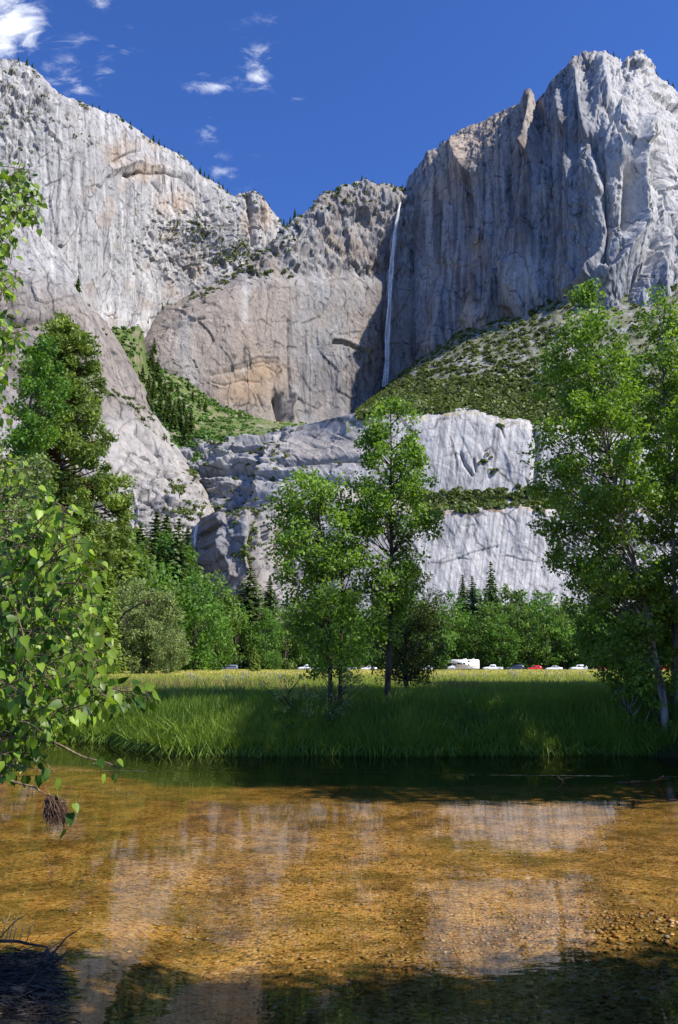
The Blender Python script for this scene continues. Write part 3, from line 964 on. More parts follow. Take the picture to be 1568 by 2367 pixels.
def F_shape(px, py, W, t):
    x, y, z = W[..., 0] + .3 * W[..., 1], W[..., 1], W[..., 2]
    left = smooth(720, 600, px)
    h = 4 * fbm(x / 80, z / 90, 0, 603, 3) + .8 * ridged(x / 18, z / 200, 0, 607, 3) + .4 * fbm(x / 8, z / 14, 0, 609, 4, .6) + (1 - .7 * smooth(720, 900, px)) * (facets(W, 941, 34, 60, 3) + facets(W, 942, 12, 20, 1.3) + facets(W, 943, 5, 7, .6)) - 1.1 * crackle(W, 611, 26, 30)
    h = h + left * (facets(W, 944, 30, 9, 6.5, 1.3) + facets(W, 945, 11, 4.5, 3) + 3 * fbm(x / 26, z / 14, 0, 615, 4))
    h = h + blocky(W, 66, 14, 30, .9)
    # terraces on the stepped rocks by the gorge
    for pts, w, a in (([(450, 1050), (520, 1042), (600, 1040)], 5, -10), ([(460, 1100), (530, 1092), (590, 1085)], 7, -11), ([(450, 1085), (540, 1075), (600, 1062)], 6, 7),
                      ([(605, 1060), (590, 1100), (560, 1150), (520, 1190)], 13, -26), ([(628, 1040), (618, 1090), (600, 1130)], 12, 12),
                      ([(650, 1000), (622, 1040)], 6, -9), ([(640, 1075), (730, 1068), (820, 1062)], 5, -7), ([(625, 1108), (700, 1100), (800, 1120)], 5, -6),
                      ([(1065, 1045), (1075, 1075), (1092, 1098)], 2.5, -6), ([(1230, 960), (1240, 1040), (1235, 1110)], 6, -5),
                      ([(1095, 1060), (1100, 1090)], 2, -4),
                      ([(1060, 1290), (1100, 1275), (1150, 1262)], 1.6, -2.5)):
        h = h + a * stroke(px, py, pts, w)
    return h


def F_col(px, py, W, n, t):
    c = granite(W, 160, GREY * 1.2, .2, .35, .85)
    c = lerp(c, PALE * 1.2, .6 * smooth(900, 1000, px))
    st = smooth(.0, .45, fbm(px / 7 + (py - 1180) / 60, py / 130., 0, 167, 4))
    q = px + (py - 1180) * .12
    c = lerp(c, PALE * 1.2, .8 * smooth(.05, .4, fbm(q / 10, py / 260., 0, 171, 3)) * smooth(880, 980, px))
    c = lerp(c, GREY * .62, .65 * smooth(.02, .32, fbm(q / 6, py / 220., 0, 172, 4)) * smooth(880, 980, px))
    c = lerp(c, GREY * .72, .5 * st * smooth(880, 980, px))
    c = lerp(c, PINK * 1.05, .75 * smooth(720, 800, px) * 0 + .7 * blob(px, py, 740, 1035, 110, 40))
    c = lerp(c, GREY * .9, .5 * smooth(660, 600, px))
    c = lerp(c, DARK, .7 * smooth(.1, .5, fbm(px / 6, py / 50., 0, 168, 3)) * blob(px, py, 530, 1095, 70, 22))
    edge = np.abs(py - polyline(F_rows[4], px, 1))
    c = lerp(c, ORANGE * 1.35, .75 * np.exp(-(edge / 9) ** 2) * smooth(-.1, .3, fbm(px / 40, py / 10, 0, 169, 3)) * smooth(860, 960, px))
    edge0 = np.abs(py - 12 - polyline(F_rows[0], px, 1))
    c = lerp(c, np.array([.40, .30, .08]), .7 * np.exp(-(edge0 / 9) ** 2) * smooth(.0, .35, fbm(px / 30, py / 8, 0, 170, 3)) * smooth(860, 960, px))
    c = lerp(c, ORANGE * 1.3, .5 * np.exp(-(np.abs(py - 1145) / 20) ** 2) * blob(px, py, 880, 1170, 110, 30))
    return lerp(c, DARK * .6, .85 * crackle(W, 611, 26, 30))


cliff('F', 'cliff', F_rows, 400, 1900, 2.0, shape=F_shape, colour=F_col, seed=64, back=(20, 30), rim_jag=1.5)

# --- buttress right of the lower fall
H_rows = [
    [(440, 1235, 770), (455, 1215, 735), (466, 1200, 700), (485, 1192, 668), (500, 1188, 652), (530, 1184, 645), (560, 1176, 642), (600, 1170, 645), (640, 1160, 660), (680, 1160, 700)],
    [(440, 1245, 765), (466, 1225, 690), (500, 1215, 640), (560, 1205, 628), (600, 1200, 635), (680, 1200, 690)],
    [(440, 1300, 760), (466, 1290, 690), (510, 1290, 630), (560, 1280, 612), (600, 1280, 622), (680, 1290, 680)],
    [(440, 1400, 740), (480, 1400, 680), (530, 1400, 615), (600, 1400, 600), (680, 1400, 650)],
    [(440, 1530, 700), (560, 1530, 590), (680, 1530, 630)]]


def H_shape(px, py, W, t):
    x, y, z = W[..., 0] + .3 * W[..., 1], W[..., 1], W[..., 2]
    h = 3 * ridged(x / 16, z / 60, 0, 703, 4) + 2 * fbm(x / 14, z / 20, 0, 705, 4) + facets(W, 951, 15, 34, 9, 1.3) + facets(W, 952, 7, 10, 4)
    h = h - 16 * stroke(px, py, [(600, 1170), (590, 1240), (600, 1330)], 10) + 6 * stroke(px, py, [(508, 1200), (520, 1260), (540, 1330)], 7)
    return h


def H_col(px, py, W, n, t):
    c = granite(W, 180, GREY * .95, .6, .5, .3)
    c = lerp(c, DARK, .45 * smooth(520, 480, px))  # shade of the left face put into the colour
    return lerp(c, TAN, .4 * blob(px, py, 560, 1190, 50, 18))


cliff('H', 'cliff', H_rows, 440, 680, 1.8, shape=H_shape, colour=H_col, seed=74, back=(15, 40), rim_jag=2)
for _o in list(col.objects):
    if _o.name.split('.')[0] in ('cliff', 'hillside'):
        tag(_o, kind='structure')

# ---------------------------------------------------------------- ground, river, road
rng = np.random.default_rng(7)


def near_edge(x):
    return 4.2 + 2.7 * smooth(-1.0, -2.4, x) + .25 * gnoise(np.asarray(x) * .9, .3, 0, 11)


def far_edge(x):
    x = np.asarray(x, float)
    return 22.4 + 4.2 * smooth(-4.0, -8.5, x) + .45 * gnoise(x * .35, .7, 0, 12) + .2 * gnoise(x * 1.3, .7, 0, 13)


def ground_z(x, y):
    x, y = np.asarray(x, float), np.asarray(y, float)
    ne, fe = near_edge(x), far_edge(x)
    z_near = .05 + .5 * smooth(0.6, 4, ne - y) + .06 * (ne - y).clip(0, 6) + .05 * gnoise(x * 2.3, y * 2.3, 0, 16)
    bar = np.exp(-(((x - 3.9) / 2.9) ** 2 + ((y - 7.6) / 1.25) ** 2))
    w = fe - ne
    u = (y - ne)
    depth = .04 + .30 * smooth(0, 3.5, u) + .12 * smooth(4, 12, u) + .06 * smooth(fe - 6.2, fe - 3.6, y)
    depth = depth * smooth(0, 1.0, fe - y) + .0
    bed = -depth + bar * .36 + .035 * gnoise(x * 1.1, y * 1.1, 0, 14)
    bed = np.minimum(bed, .03)
    t = (y - fe)
    lev = 1.28 + .14 * smooth(30, 90, y) + .62 * smooth(90, 200, y)
    z_far = lev * (1 - np.exp(-t.clip(0, None) / .8)) + .10 * gnoise(x * .5, y * .5, 0, 15) * smooth(0, 2, t)
    z_far = z_far + 1.0 * smooth(212, 260, y) + 34 * smooth(300, 640, y) + 500 * smooth(900, 3000, y) * 0
    right = smooth(9.5, 12.5, x + .15 * (y - 12))
    bed = bed * (1 - right) + 1.15 * right
    z = np.where(y < ne, z_near, np.where(y > fe, z_far, bed))
    flat = smooth(194, 198, y) * smooth(213, 209, y)
    return z * (1 - flat) + 2.02 * flat


ys = np.concatenate([np.linspace(-40, 2, 40), np.linspace(2.1, 31, 330), np.geomspace(31.3, 900, 150)])
sx = np.linspace(-1, 1, 361)
xs = 14 * sx + 1100 * np.sign(sx) * np.abs(sx) ** 5
GX, GY = np.meshgrid(xs, ys)
GZ = ground_z(GX, GY)
ny_, nx_ = GX.shape
i = np.arange(ny_ - 1)[:, None] * nx_
j = np.arange(nx_ - 1)[None, :]
F = np.stack([i + j, i + j + 1, i + nx_ + j + 1, i + nx_ + j], -1).reshape(-1, 4)
gm = raw_mesh('ground', np.stack([GX, GY, GZ], -1).reshape(-1, 3), F.ravel(), np.full(len(F), 4))
ne, fe = near_edge(GX), far_edge(GX)
bedmask = smooth(-.15, .05, GY - ne) * smooth(.1, -.2, GY - fe)
mud = smooth(.3, -.3, GY - ne)
channel_shade = smooth(-2.5, -1.6, GY - fe + .5 * gnoise(GX * .3, GY * .6, 0, 18)) * bedmask  # dark of deep, shaded water painted onto the bed by the far bank
meadow = smooth(34, 70, GY)
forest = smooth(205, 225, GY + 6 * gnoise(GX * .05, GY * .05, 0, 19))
set_attr(gm, 'bed', bedmask.ravel())
set_attr(gm, 'channel_shade', channel_shade.ravel())
set_attr(gm, 'mud', mud.ravel())
set_attr(gm, 'algae', (smooth(1.5, -4.5, GX + 1.2 * gnoise(GX * .5, GY * .5, 0, 20)) * .8 + .6 * smooth(12.5, 16.5, GY + .8 * gnoise(GX * .4, GY * .4, 0, 21))).ravel())
set_attr(gm, 'meadow', meadow.ravel())
set_attr(gm, 'forest', forest.ravel())


def ground_mat():
    m, nt, N, L, out = new_mat('ground')
    b = N.new('ShaderNodeBsdfPrincipled')
    b.inputs['Roughness'].default_value = .8
    b.inputs['Specular IOR Level'].default_value = .15
    tc = N.new('ShaderNodeTexCoord')

    def attr(n):
        a = N.new('ShaderNodeAttribute')
        a.attribute_name = n
        return a.outputs['Fac']

    def mix(f, a, bb, mode='MIX'):
        x = N.new('ShaderNodeMixRGB')
        x.blend_type = mode
        for k, v in enumerate((f, a, bb)):
            if isinstance(v, (int, float)):
                x.inputs[k].default_value = v
            elif isinstance(v, tuple):
                x.inputs[k].default_value = v + (1,)
            else:
                L.new(v, x.inputs[k])
        return x.outputs[0]

    def noise(scale, detail=4, rough=.55, stretch=None):
        n = N.new('ShaderNodeTexNoise')
        n.inputs['Scale'].default_value = scale
        n.inputs['Detail'].default_value = detail
        n.inputs['Roughness'].default_value = rough
        if stretch:
            mp = N.new('ShaderNodeMapping')
            mp.inputs['Scale'].default_value = stretch
            L.new(tc.outputs['Object'], mp.inputs[0])
            L.new(mp.outputs[0], n.inputs['Vector'])
        else:
            L.new(tc.outputs['Object'], n.inputs['Vector'])
        return n.outputs['Fac']
    # gravel: individual pebbles of amber, tan, rust and grey
    vo = N.new('ShaderNodeTexVoronoi')
    vo.inputs['Scale'].default_value = 26
    L.new(tc.outputs['Object'], vo.inputs['Vector'])
    sep = N.new('ShaderNodeSeparateColor')
    L.new(vo.outputs['Color'], sep.inputs[0])
    peb = ramp(N, [(0.0, (.10, .052, .013)), (.25, (.28, .155, .042)), (.5, (.42, .245, .075)), (.75, (.54, .34, .13)), (.9, (.48, .22, .07)), (1.0, (.58, .45, .30))])
    L.new(sep.outputs[0], peb.inputs[0])
    pn = ramp(N, [(.36, (.50, .48, .40)), (.62, (1.25, 1.18, 1.05))])
    L.new(noise(1.6, 5), pn.inputs[0])
    gravel = mix(1.0, peb.outputs[0], pn.outputs[0], 'MULTIPLY')
    alg = ramp(N, [(.5, (0, 0, 0)), (.72, (1, 1, 1))])
    L.new(noise(.42, 4), alg.inputs[0])
    gravel = mix(mix(.6, (0., 0., 0.), alg.outputs[0]), gravel, (.15, .12, .018))
    gravel = mix(attr('algae'), gravel, mix(1.0, gravel, (.74, .72, .50), 'MULTIPLY'))
    bed = mix(attr('channel_shade'), gravel, (.035, .042, .010))
    mg = ramp(N, [(.3, (.10, .17, .02)), (.7, (.22, .26, .04))])
    L.new(noise(.25, 6, .6), mg.inputs[0])
    mg2 = ramp(N, [(.3, (.33, .30, .07)), (.7, (.42, .38, .10))])
    L.new(noise(.05, 6, .6, (1, 3, 1)), mg2.inputs[0])
    grass = mix(attr('meadow'), mg.outputs[0], mg2.outputs[0])
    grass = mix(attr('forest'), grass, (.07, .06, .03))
    grass = mix(attr('mud'), grass, (.055, .045, .034))
    base = mix(attr('bed'), grass, bed)
    L.new(base, b.inputs['Base Color'])
    bp = N.new('ShaderNodeBump')
    bp.inputs['Strength'].default_value = .55
    bp.inputs['Distance'].default_value = .03
    inv = N.new('ShaderNodeMath')
    inv.operation = 'SUBTRACT'
    inv.inputs[0].default_value = 1
    L.new(vo.outputs['Distance'], inv.inputs[1])
    L.new(inv.outputs[0], bp.inputs['Height'])
    L.new(bp.outputs[0], b.inputs['Normal'])
    L.new(b.outputs[0], out.inputs[0])
    return m


gm.materials.append(ground_mat())
tag(link('ground', gm), kind='structure')


def water_mat():
    m, nt, N, L, out = new_mat('river_water')
    tc = N.new('ShaderNodeTexCoord')

    def noise(scale, stretch, detail=2):
        mp = N.new('ShaderNodeMapping')
        mp.inputs['Scale'].default_value = stretch
        mp.inputs['Rotation'].default_value = (0, 0, .12)
        L.new(tc.outputs['Object'], mp.inputs[0])
        n = N.new('ShaderNodeTexNoise')
        n.inputs['Scale'].default_value = scale
        n.inputs['Detail'].default_value = detail
        L.new(mp.outputs[0], n.inputs['Vector'])
        return n.outputs['Fac']
    ad = N.new('ShaderNodeMath')
    ad.operation = 'MULTIPLY_ADD'
    L.new(noise(1.1, (.5, 1.3, 1)), ad.inputs[0])
    ad.inputs[1].default_value = 2.0
    L.new(noise(6.0, (.5, 1.2, 1)), ad.inputs[2])
    bp = N.new('ShaderNodeBump')
    bp.inputs['Strength'].default_value = .035
    bp.inputs['Distance'].default_value = .022
    L.new(ad.outputs[0], bp.inputs['Height'])
    fr = N.new('ShaderNodeFresnel')
    fr.inputs['IOR'].default_value = 1.36
    L.new(bp.outputs[0], fr.inputs['Normal'])
    gl = N.new('ShaderNodeBsdfGlossy')
    gl.inputs['Roughness'].default_value = .014
    L.new(bp.outputs[0], gl.inputs['Normal'])
    tr = N.new('ShaderNodeBsdfTransparent')
    tr.inputs[0].default_value = (.93, .92, .80, 1)
    mx = N.new('ShaderNodeMixShader')
    L.new(fr.outputs[0], mx.inputs[0])
    L.new(tr.outputs[0], mx.inputs[1])
    L.new(gl.outputs[0], mx.inputs[2])
    L.new(mx.outputs[0], out.inputs[0])
    return m


wx = np.linspace(-60, 60, 241)
wy = np.concatenate([np.linspace(1, 17, 60), np.linspace(17.05, 21.5, 120), np.linspace(21.6, 30, 30)])
WX, WY = np.meshgrid(wx, wy)
seam = 18.6 - .085 * WX + .25 * gnoise(WX * .12, .5, 0, 22)
WZ = .010 * np.exp(-((WY - seam) / .10) ** 2) + .006 * np.exp(-((WY - seam - .75 - .02 * WX) / .09) ** 2) + .003 * gnoise(WX * .4, WY * 2.2, 0, 23)
ny2, nx2 = WX.shape
i = np.arange(ny2 - 1)[:, None] * nx2
j = np.arange(nx2 - 1)[None, :]
F = np.stack([i + j, i + j + 1, i + nx2 + j + 1, i + nx2 + j], -1).reshape(-1, 4)
wm = raw_mesh('river', np.stack([WX, WY, WZ], -1).reshape(-1, 3), F.ravel(), np.full(len(F), 4))
wm.materials.append(water_mat())
tag(link('river', wm), kind='structure')

# road and its dusty shoulder beyond the meadow
mb = MB()
mb.box((20, 205.5, 1.985), (420, 6.2, .16))
tag(mb.build('road', simple_mat('asphalt', (.085, .083, .082), .85, noise=.2, nscale=.6)), kind='structure')
mb = MB()
mb.box((20, 200.2, 1.975), (420, 4.2, .15))
tag(mb.build('path', simple_mat('dusty_shoulder', (.36, .29, .20), .9, noise=.2, nscale=.4)), kind='structure')

# ---------------------------------------------------------------- waterfalls
def water_fall_mat():
    m, nt, N, L, out = new_mat('falling_water')
    b = N.new('ShaderNodeBsdfPrincipled')
    b.inputs['Base Color'].default_value = (.93, .94, .95, 1)
    b.inputs['Roughness'].default_value = .7
    t = N.new('ShaderNodeBsdfTransparent')
    at = N.new('ShaderNodeAttribute')
    at.attribute_name = 'tone'
    tc = N.new('ShaderNodeTexCoord')
    mp = N.new('ShaderNodeMapping')
    mp.inputs['Scale'].default_value = (.5, .5, .025)
    L.new(tc.outputs['Object'], mp.inputs[0])
    n = N.new('ShaderNodeTexNoise')
    n.inputs['Scale'].default_value = 1
    n.inputs['Detail'].default_value = 5
    L.new(mp.outputs[0], n.inputs['Vector'])
    r = ramp(N, [(.36, (.10, .10, .10)), (.55, (1, 1, 1))])
    L.new(n.outputs['Fac'], r.inputs[0])
    ml = N.new('ShaderNodeMath')
    ml.operation = 'MULTIPLY'
    L.new(r.outputs[0], ml.inputs[0])
    L.new(at.outputs['Fac'], ml.inputs[1])
    mx = N.new('ShaderNodeMixShader')
    L.new(ml.outputs[0], mx.inputs[0])
    L.new(t.outputs[0], mx.inputs[1])
    L.new(b.outputs[0], mx.inputs[2])
    L.new(mx.outputs[0], out.inputs[0])
    return m


FALLW = water_fall_mat()


def waterfall(path, widths, off, name, label, alpha, seed):
    """wavering ribbons of falling water in plumes, with thin wide veils of spray round them"""
    mb = MB()
    p = np.array(path, float)
    n = 110
    tt = np.linspace(0, 1, n)
    src = np.linspace(0, 1, len(p))
    px, py, Y = [np.interp(tt, src, p[:, k]) for k in range(3)]
    wv = np.interp(tt, np.linspace(0, 1, len(widths)), widths)
    for s in range(len(off) + 2):
        veil = s >= len(off)
        o = (.8 if s % 2 else -.6) if veil else off[s]
        ox = o * wv * (.4 + .6 * tt) + wv * (.7 if s else .3) * gnoise(tt * 6, s * 3.3, 0, seed + s)
        c = P(px + ox, py, Y - 1.0 * s)
        plume = (.55 + 1.1 * np.abs(gnoise(tt * 13, s * 2.1, .5, seed + 9 + s))) * (.7 + .5 * gnoise(tt * 4, s, .9, seed + 14))
        r = wv * Y / FPX * (1.7 if veil else (.45 if s else .62)) * plume.clip(.2, 2)
        a = (.16 if veil else alpha) * (.7 + .9 * gnoise(tt * 10, s, .2, seed + 5)).clip(.12, 1.3)
        a = a * smooth(0, .05, tt) ** .3 * (1 - .45 * tt)
        mb.tube(c, r, 8, np.repeat(a, 8), cap=False)
    return tag(mb.build(name, FALLW, smooth_shade=True), label, 'waterfall')


waterfall([(927, 466, 1300), (921, 490, 1290), (913, 540, 1282), (907, 600, 1272), (902, 660, 1262), (899, 720, 1254), (896, 780, 1248), (894, 840, 1240), (890, 895, 1228)],
          [2.0, 3.4, 5.0, 5.4, 6.0, 6.2, 5.6, 5.2, 5.6], (0, .5, -.5, .9, -.8), 'waterfall', 'tall thin white waterfall dropping down the high cliff beside the dark wall', .95, 31)
waterfall([(455, 1212, 704), (453, 1226, 698), (451, 1242, 692), (449, 1264, 688)], [4.5, 5, 5, 5], (0, .5, -.5), 'waterfall', 'short white waterfall slot left of the dark rock buttress above the forest', .95, 41)

# ---------------------------------------------------------------- brush on the mountain
BRUSH = leaf_mat('chaparral_leaves', (.045, .07, .014), (.15, .195, .038), .25)
BRUSHG = leaf_mat('gully_leaves', (.040, .095, .014), (.13, .25, .036), .2)


def shrubs(centres, radii, seed, quads=26, flat=.75, tones=None):
    """low rounded shrubs made of leaf sprays set over a dome"""
    r = np.random.default_rng(seed)
    n = len(centres)
    d = r.normal(size=(n, quads, 3))
    d[..., 2] = np.abs(d[..., 2]) - .15
    d /= np.linalg.norm(d, axis=-1, keepdims=True)
    rad = radii[:, None, None] * (.72 + .38 * r.random((n, quads, 1)))
    C = centres[:, None, :] + d * rad * np.array([1, 1, flat])
    nrm = d + .45 * r.normal(size=d.shape)
    nrm /= np.linalg.norm(nrm, axis=-1, keepdims=True)
    A = np.cross(nrm, r.normal(size=d.shape))
    A /= np.linalg.norm(A, axis=-1, keepdims=True) + 1e-9
    B = np.cross(nrm, A)
    s = radii[:, None, None] * (.34 + .2 * r.random((n, quads, 1)))
    tn = (r.random((n, 1)) if tones is None else tones[:, None]) * .7 + .3 * r.random((n, quads))
    mb = MB()
    mb.quads(C.reshape(-1, 3), (A * s).reshape(-1, 3), (B * s).reshape(-1, 3), tn.ravel())
    return mb


def on_surface(key, n, weight, seed, min_nz=-1.0):
    PX, PY, W, nn = SURF[key]
    r = np.random.default_rng(seed)
    w = weight(PX, PY).clip(0, None) * (nn[..., 2] > min_nz)
    p = (w / w.sum()).ravel()
    idx = r.choice(p.size, size=n, p=p)
    pos = W.reshape(-1, 3)[idx]
    return pos + r.normal(size=pos.shape) * np.array([.8, .8, 0]), PX.ravel()[idx], PY.ravel()[idx]


def stuff(mb, name, mat, label, cat):
    return tag(mb.build(name, mat), label, cat, kind='stuff')


def wE(px, py):
    low = polyline(E_rows[3], px, 1)
    h = low - py
    dens = .85 + .5 * smooth(140, 30, h)
    dens = dens * (1 - .75 * smooth(1200, 1380, px) * smooth(60, 160, h))
    n = smooth(-.12, .12, fbm(px / 17, py / 10, 0, 901, 4) + .35 * smooth(850, 940, py))
    return dens * n * (1 - blob(px, py, 1075, 838, 30, 14)) * (h > -8) * (px > 830) * smooth(20, 50, np.hypot(px - 1080, (py - 940) * 3) + 8)


pos, qx, qy = on_surface('E', 11500, wE, 1001)
rr = np.random.default_rng(5)
tE = np.clip(.5 + 1.1 * fbm(qx / 26, qy / 16, 0, 903, 4) + .3 * (rr.random(len(qx)) - .5), 0, 1)
stuff(shrubs(pos, 1.5 + 2.9 * rr.random(len(pos)) ** 2 + 1.4 * smooth(880, 950, qy), 1002, tones=tE), 'talus_brush', BRUSH, 'olive green brush covering the talus slope under the right cliff', 'brush')


def wF(px, py):
    w = 3.0 * np.exp(-((py - polyline(F_rows[3], px, 1) + 4) / 16) ** 2) * smooth(820, 860, px) * smooth(-.5, 0, fbm(px / 40, .5, 0, 911, 3))
    w = w * (1 + 1.5 * blob(px, py, 1090, 1150, 110, 30))
    w = w + .8 * np.exp(-((py - polyline(F_rows[0], px, 1) - 10) / 9) ** 2) * smooth(.1, .4, fbm(px / 14, py / 10, 0, 912, 3)) * smooth(1150, 1300, px + 200)
    for (cx, cy, r) in ((1120, 1068, 9), (1142, 1088, 9), (1140, 1055, 6), (1125, 1055, 5), (1240, 985, 10), (1262, 985, 10), (1155, 985, 10)):
        w = w + 5 * blob(px, py, cx, cy, r * .6, r * .6)
    w = w + .7 * smooth(.0, .4, fbm(px / 18, py / 9, 0, 913, 4)) * smooth(720, 640, px) * (py < 1200)
    w = w + .5 * smooth(.1, .4, fbm(px / 20, py / 8, 0, 914, 4)) * blob(px, py, 720, 1110, 120, 50)
    w = w + 2.0 * stroke(px, py, [(560, 1150), (520, 1185), (480, 1170)], 10) + 1.5 * stroke(px, py, [(600, 1060), (590, 1100), (560, 1150)], 8)
    return w * (py < 1210)


pos, qx, qy = on_surface('F', 1500, wF, 1003)
stuff(shrubs(pos, 1.5 + 1.6 * rr.random(len(pos)) + 1.4 * smooth(900, 1000, qx) * smooth(1110, 1140, qy), 1004), 'ledge_brush', BRUSH, 'dark green brush along the ledges of the lower cliffs', 'brush')


def wA(px, py):
    n = smooth(.05, .4, fbm(px / 14, py / 7, 0, 921, 4))
    w = 2.2 * blob(px, py, 440, 525, 45, 22) * n + .9 * blob(px, py, 470, 575, 90, 50) * n + 1.5 * stroke(px, py, [(520, 600), (540, 590), (560, 575)], 9)
    w = w + .7 * blob(px, py, 30, 240, 90, 110) * n + .6 * blob(px, py, 195, 335, 30, 30) * n
    w = w + .5 * np.exp(-((py - polyline(A_rows[0], px, 1) - 5) / 5) ** 2) * smooth(-.1, .2, fbm(px / 18, .4, 0, 922, 3)) + .7 * blob(px, py, 530, 470, 40, 20) * n
    return w


pos, qx, qy = on_surface('A', 420, wA, 1005)
stuff(shrubs(pos, 1.6 + 2.0 * rr.random(len(pos)), 1006, 20), 'ledge_brush', BRUSH, 'scattered green brush on the broken ledges of the left cliff wall', 'brush')


def wC(px, py):
    n = smooth(-.05, .35, fbm(px / 12, py / 6, 0, 931, 4))
    r = polyline(C_rows[0], px, 1)
    w = 1.2 * np.exp(-((py - r - 4) / 7) ** 2) * n * smooth(500, 540, px) + 1.2 * stroke(px, py, [(560, 626), (600, 630), (680, 640)], 6) * n
    w = w + .8 * blob(px, py, 650, 560, 40, 40) * n + 1.0 * blob(px, py, 790, 460, 70, 25) * n + .5 * stroke(px, py, [(380, 715), (440, 690), (520, 650)], 7) * n
    return w


pos, qx, qy = on_surface('C', 380, wC, 1007)
stuff(shrubs(pos, 1.6 + 2.2 * rr.random(len(pos)), 1008, 20), 'rim_brush', BRUSH, 'low green brush along the rim and ledge beside the tall waterfall', 'brush')


def wG(px, py):
    n = smooth(-.4, .2, fbm(px / 20, py / 14, 0, 941, 4))
    edge = 345 + (py - 840) * .62
    return n * (1 - .8 * smooth(520, 620, px)) * (1 - .8 * blob(px, py, 600, 985, 90, 26)) * (py > 745)


pos, qx, qy = on_surface('G', 3000, wG, 1009)
tG = np.clip(.5 + 1.2 * fbm(qx / 18, qy / 12, 0, 943, 4) + .3 * (rr.random(len(qx)) - .5), 0, 1)
stuff(shrubs(pos, 1.3 + 2.2 * rr.random(len(pos)) ** 1.5, 1010, tones=tG), 'gully_brush', BRUSHG, 'bright green brush filling the gully below the pale rock slab', 'brush')


def wB(px, py):
    n = smooth(-.1, .3, fbm(px / 12, py / 8, 0, 951, 4))
    w = 2 * stroke(px, py, [(225, 876), (255, 900), (300, 925), (338, 960)], 6) * n + 1.2 * stroke(px, py, [(345, 985), (385, 1010)], 7) * n
    w = w + 1.8 * blob(px, py, 430, 1178, 24, 10) + 1.6 * blob(px, py, 405, 1125, 16, 12) + 1.2 * blob(px, py, 445, 1100, 8, 16) + 1.0 * blob(px, py, 20, 745, 70, 14)
    return w + .03 * smooth(.2, .4, n) * (py < 800) * 1.0


pos, qx, qy = on_surface('B', 330, wB, 1011)
stuff(shrubs(pos, 1.4 + 2.0 * rr.random(len(pos)), 1012, 22), 'ledge_brush', BRUSH, 'strips of green brush on the step across the pale left slab', 'brush')


def wH(px, py):
    return .6 * np.exp(-((py - polyline(H_rows[0], px, 1) - 3) / 6) ** 2) * smooth(500, 540, px) + 1.5 * stroke(px, py, [(600, 1180), (592, 1230), (600, 1300)], 8) + blob(px, py, 560, 1280, 16, 16) + .5 * blob(px, py, 545, 1215, 14, 12)


pos, qx, qy = on_surface('H', 130, wH, 1013)
stuff(shrubs(pos, 1.2 + 1.6 * rr.random(len(pos)), 1014, 22), 'ledge_brush', BRUSH, 'green brush growing in the crack of the dark rock buttress', 'brush')

# ---------------------------------------------------------------- trees: builders
BARK = bark_mat('bark', (.035, .028, .022), (.12, .10, .085))
BARKR = bark_mat('reddish_bark', (.045, .025, .018), (.14, .085, .06))
BARKP = bark_mat('pale_bark', (.05, .045, .04), (.33, .31, .28), 5)
CONIF = leaf_mat('conifer_needles', (.03, .06, .02), (.12, .185, .05), .25)
CONIF2 = leaf_mat('olive_needles', (.055, .10, .020), (.26, .35, .065), .32)
BROAD = leaf_mat('broad_leaves', (.04, .105, .016), (.16, .31, .042), .38)
BROAD2 = leaf_mat('mid_leaves', (.045, .095, .018), (.18, .28, .05), .35)
OLIVE = leaf_mat('oak_leaves', (.07, .105, .032), (.30, .38, .13), .3)
COTTON = leaf_mat('cottonwood_leaves', (.06, .135, .022), (.26, .42, .07), .42, .45, .28)
COTTON2 = leaf_mat('bright_leaves', (.06, .14, .016), (.20, .34, .04), .42, .4, .4)
CEDAR = leaf_mat('cedar_leaves', (.026, .048, .010), (.095, .135, .024), .2)


def unit(v):
    return v / (np.linalg.norm(v, axis=-1, keepdims=True) + 1e-9)


def leaf_clusters(mb, centres, radii, per, size, seed, outward=.5, droop=.0, slim=.75, tone_spread=.5, flat=.8):
    r = np.random.default_rng(seed)
    n = len(centres)
    d = r.normal(size=(n, per, 3))
    d = unit(d) * r.random((n, per, 1)) ** .45
    C = centres[:, None, :] + d * radii[:, None, None] * np.array([1, 1, flat])
    nrm = unit(d * outward + r.normal(size=d.shape) * .55 + np.array([0, 0, .35]))
    A = r.normal(size=d.shape) + np.array([0, 0, -droop])
    A = unit(A - nrm * np.sum(A * nrm, -1, keepdims=True))
    B = np.cross(nrm, A)
    s = size * (.65 + .7 * r.random((n, per, 1)))
    tn = np.clip(.5 + tone_spread * (r.random((n, 1)) - .5) + .5 * (r.random((n, per)) - .5), 0, 1)
    mb.quads(C.reshape(-1, 3), (A * s).reshape(-1, 3), (B * s * slim).reshape(-1, 3), tn.ravel())


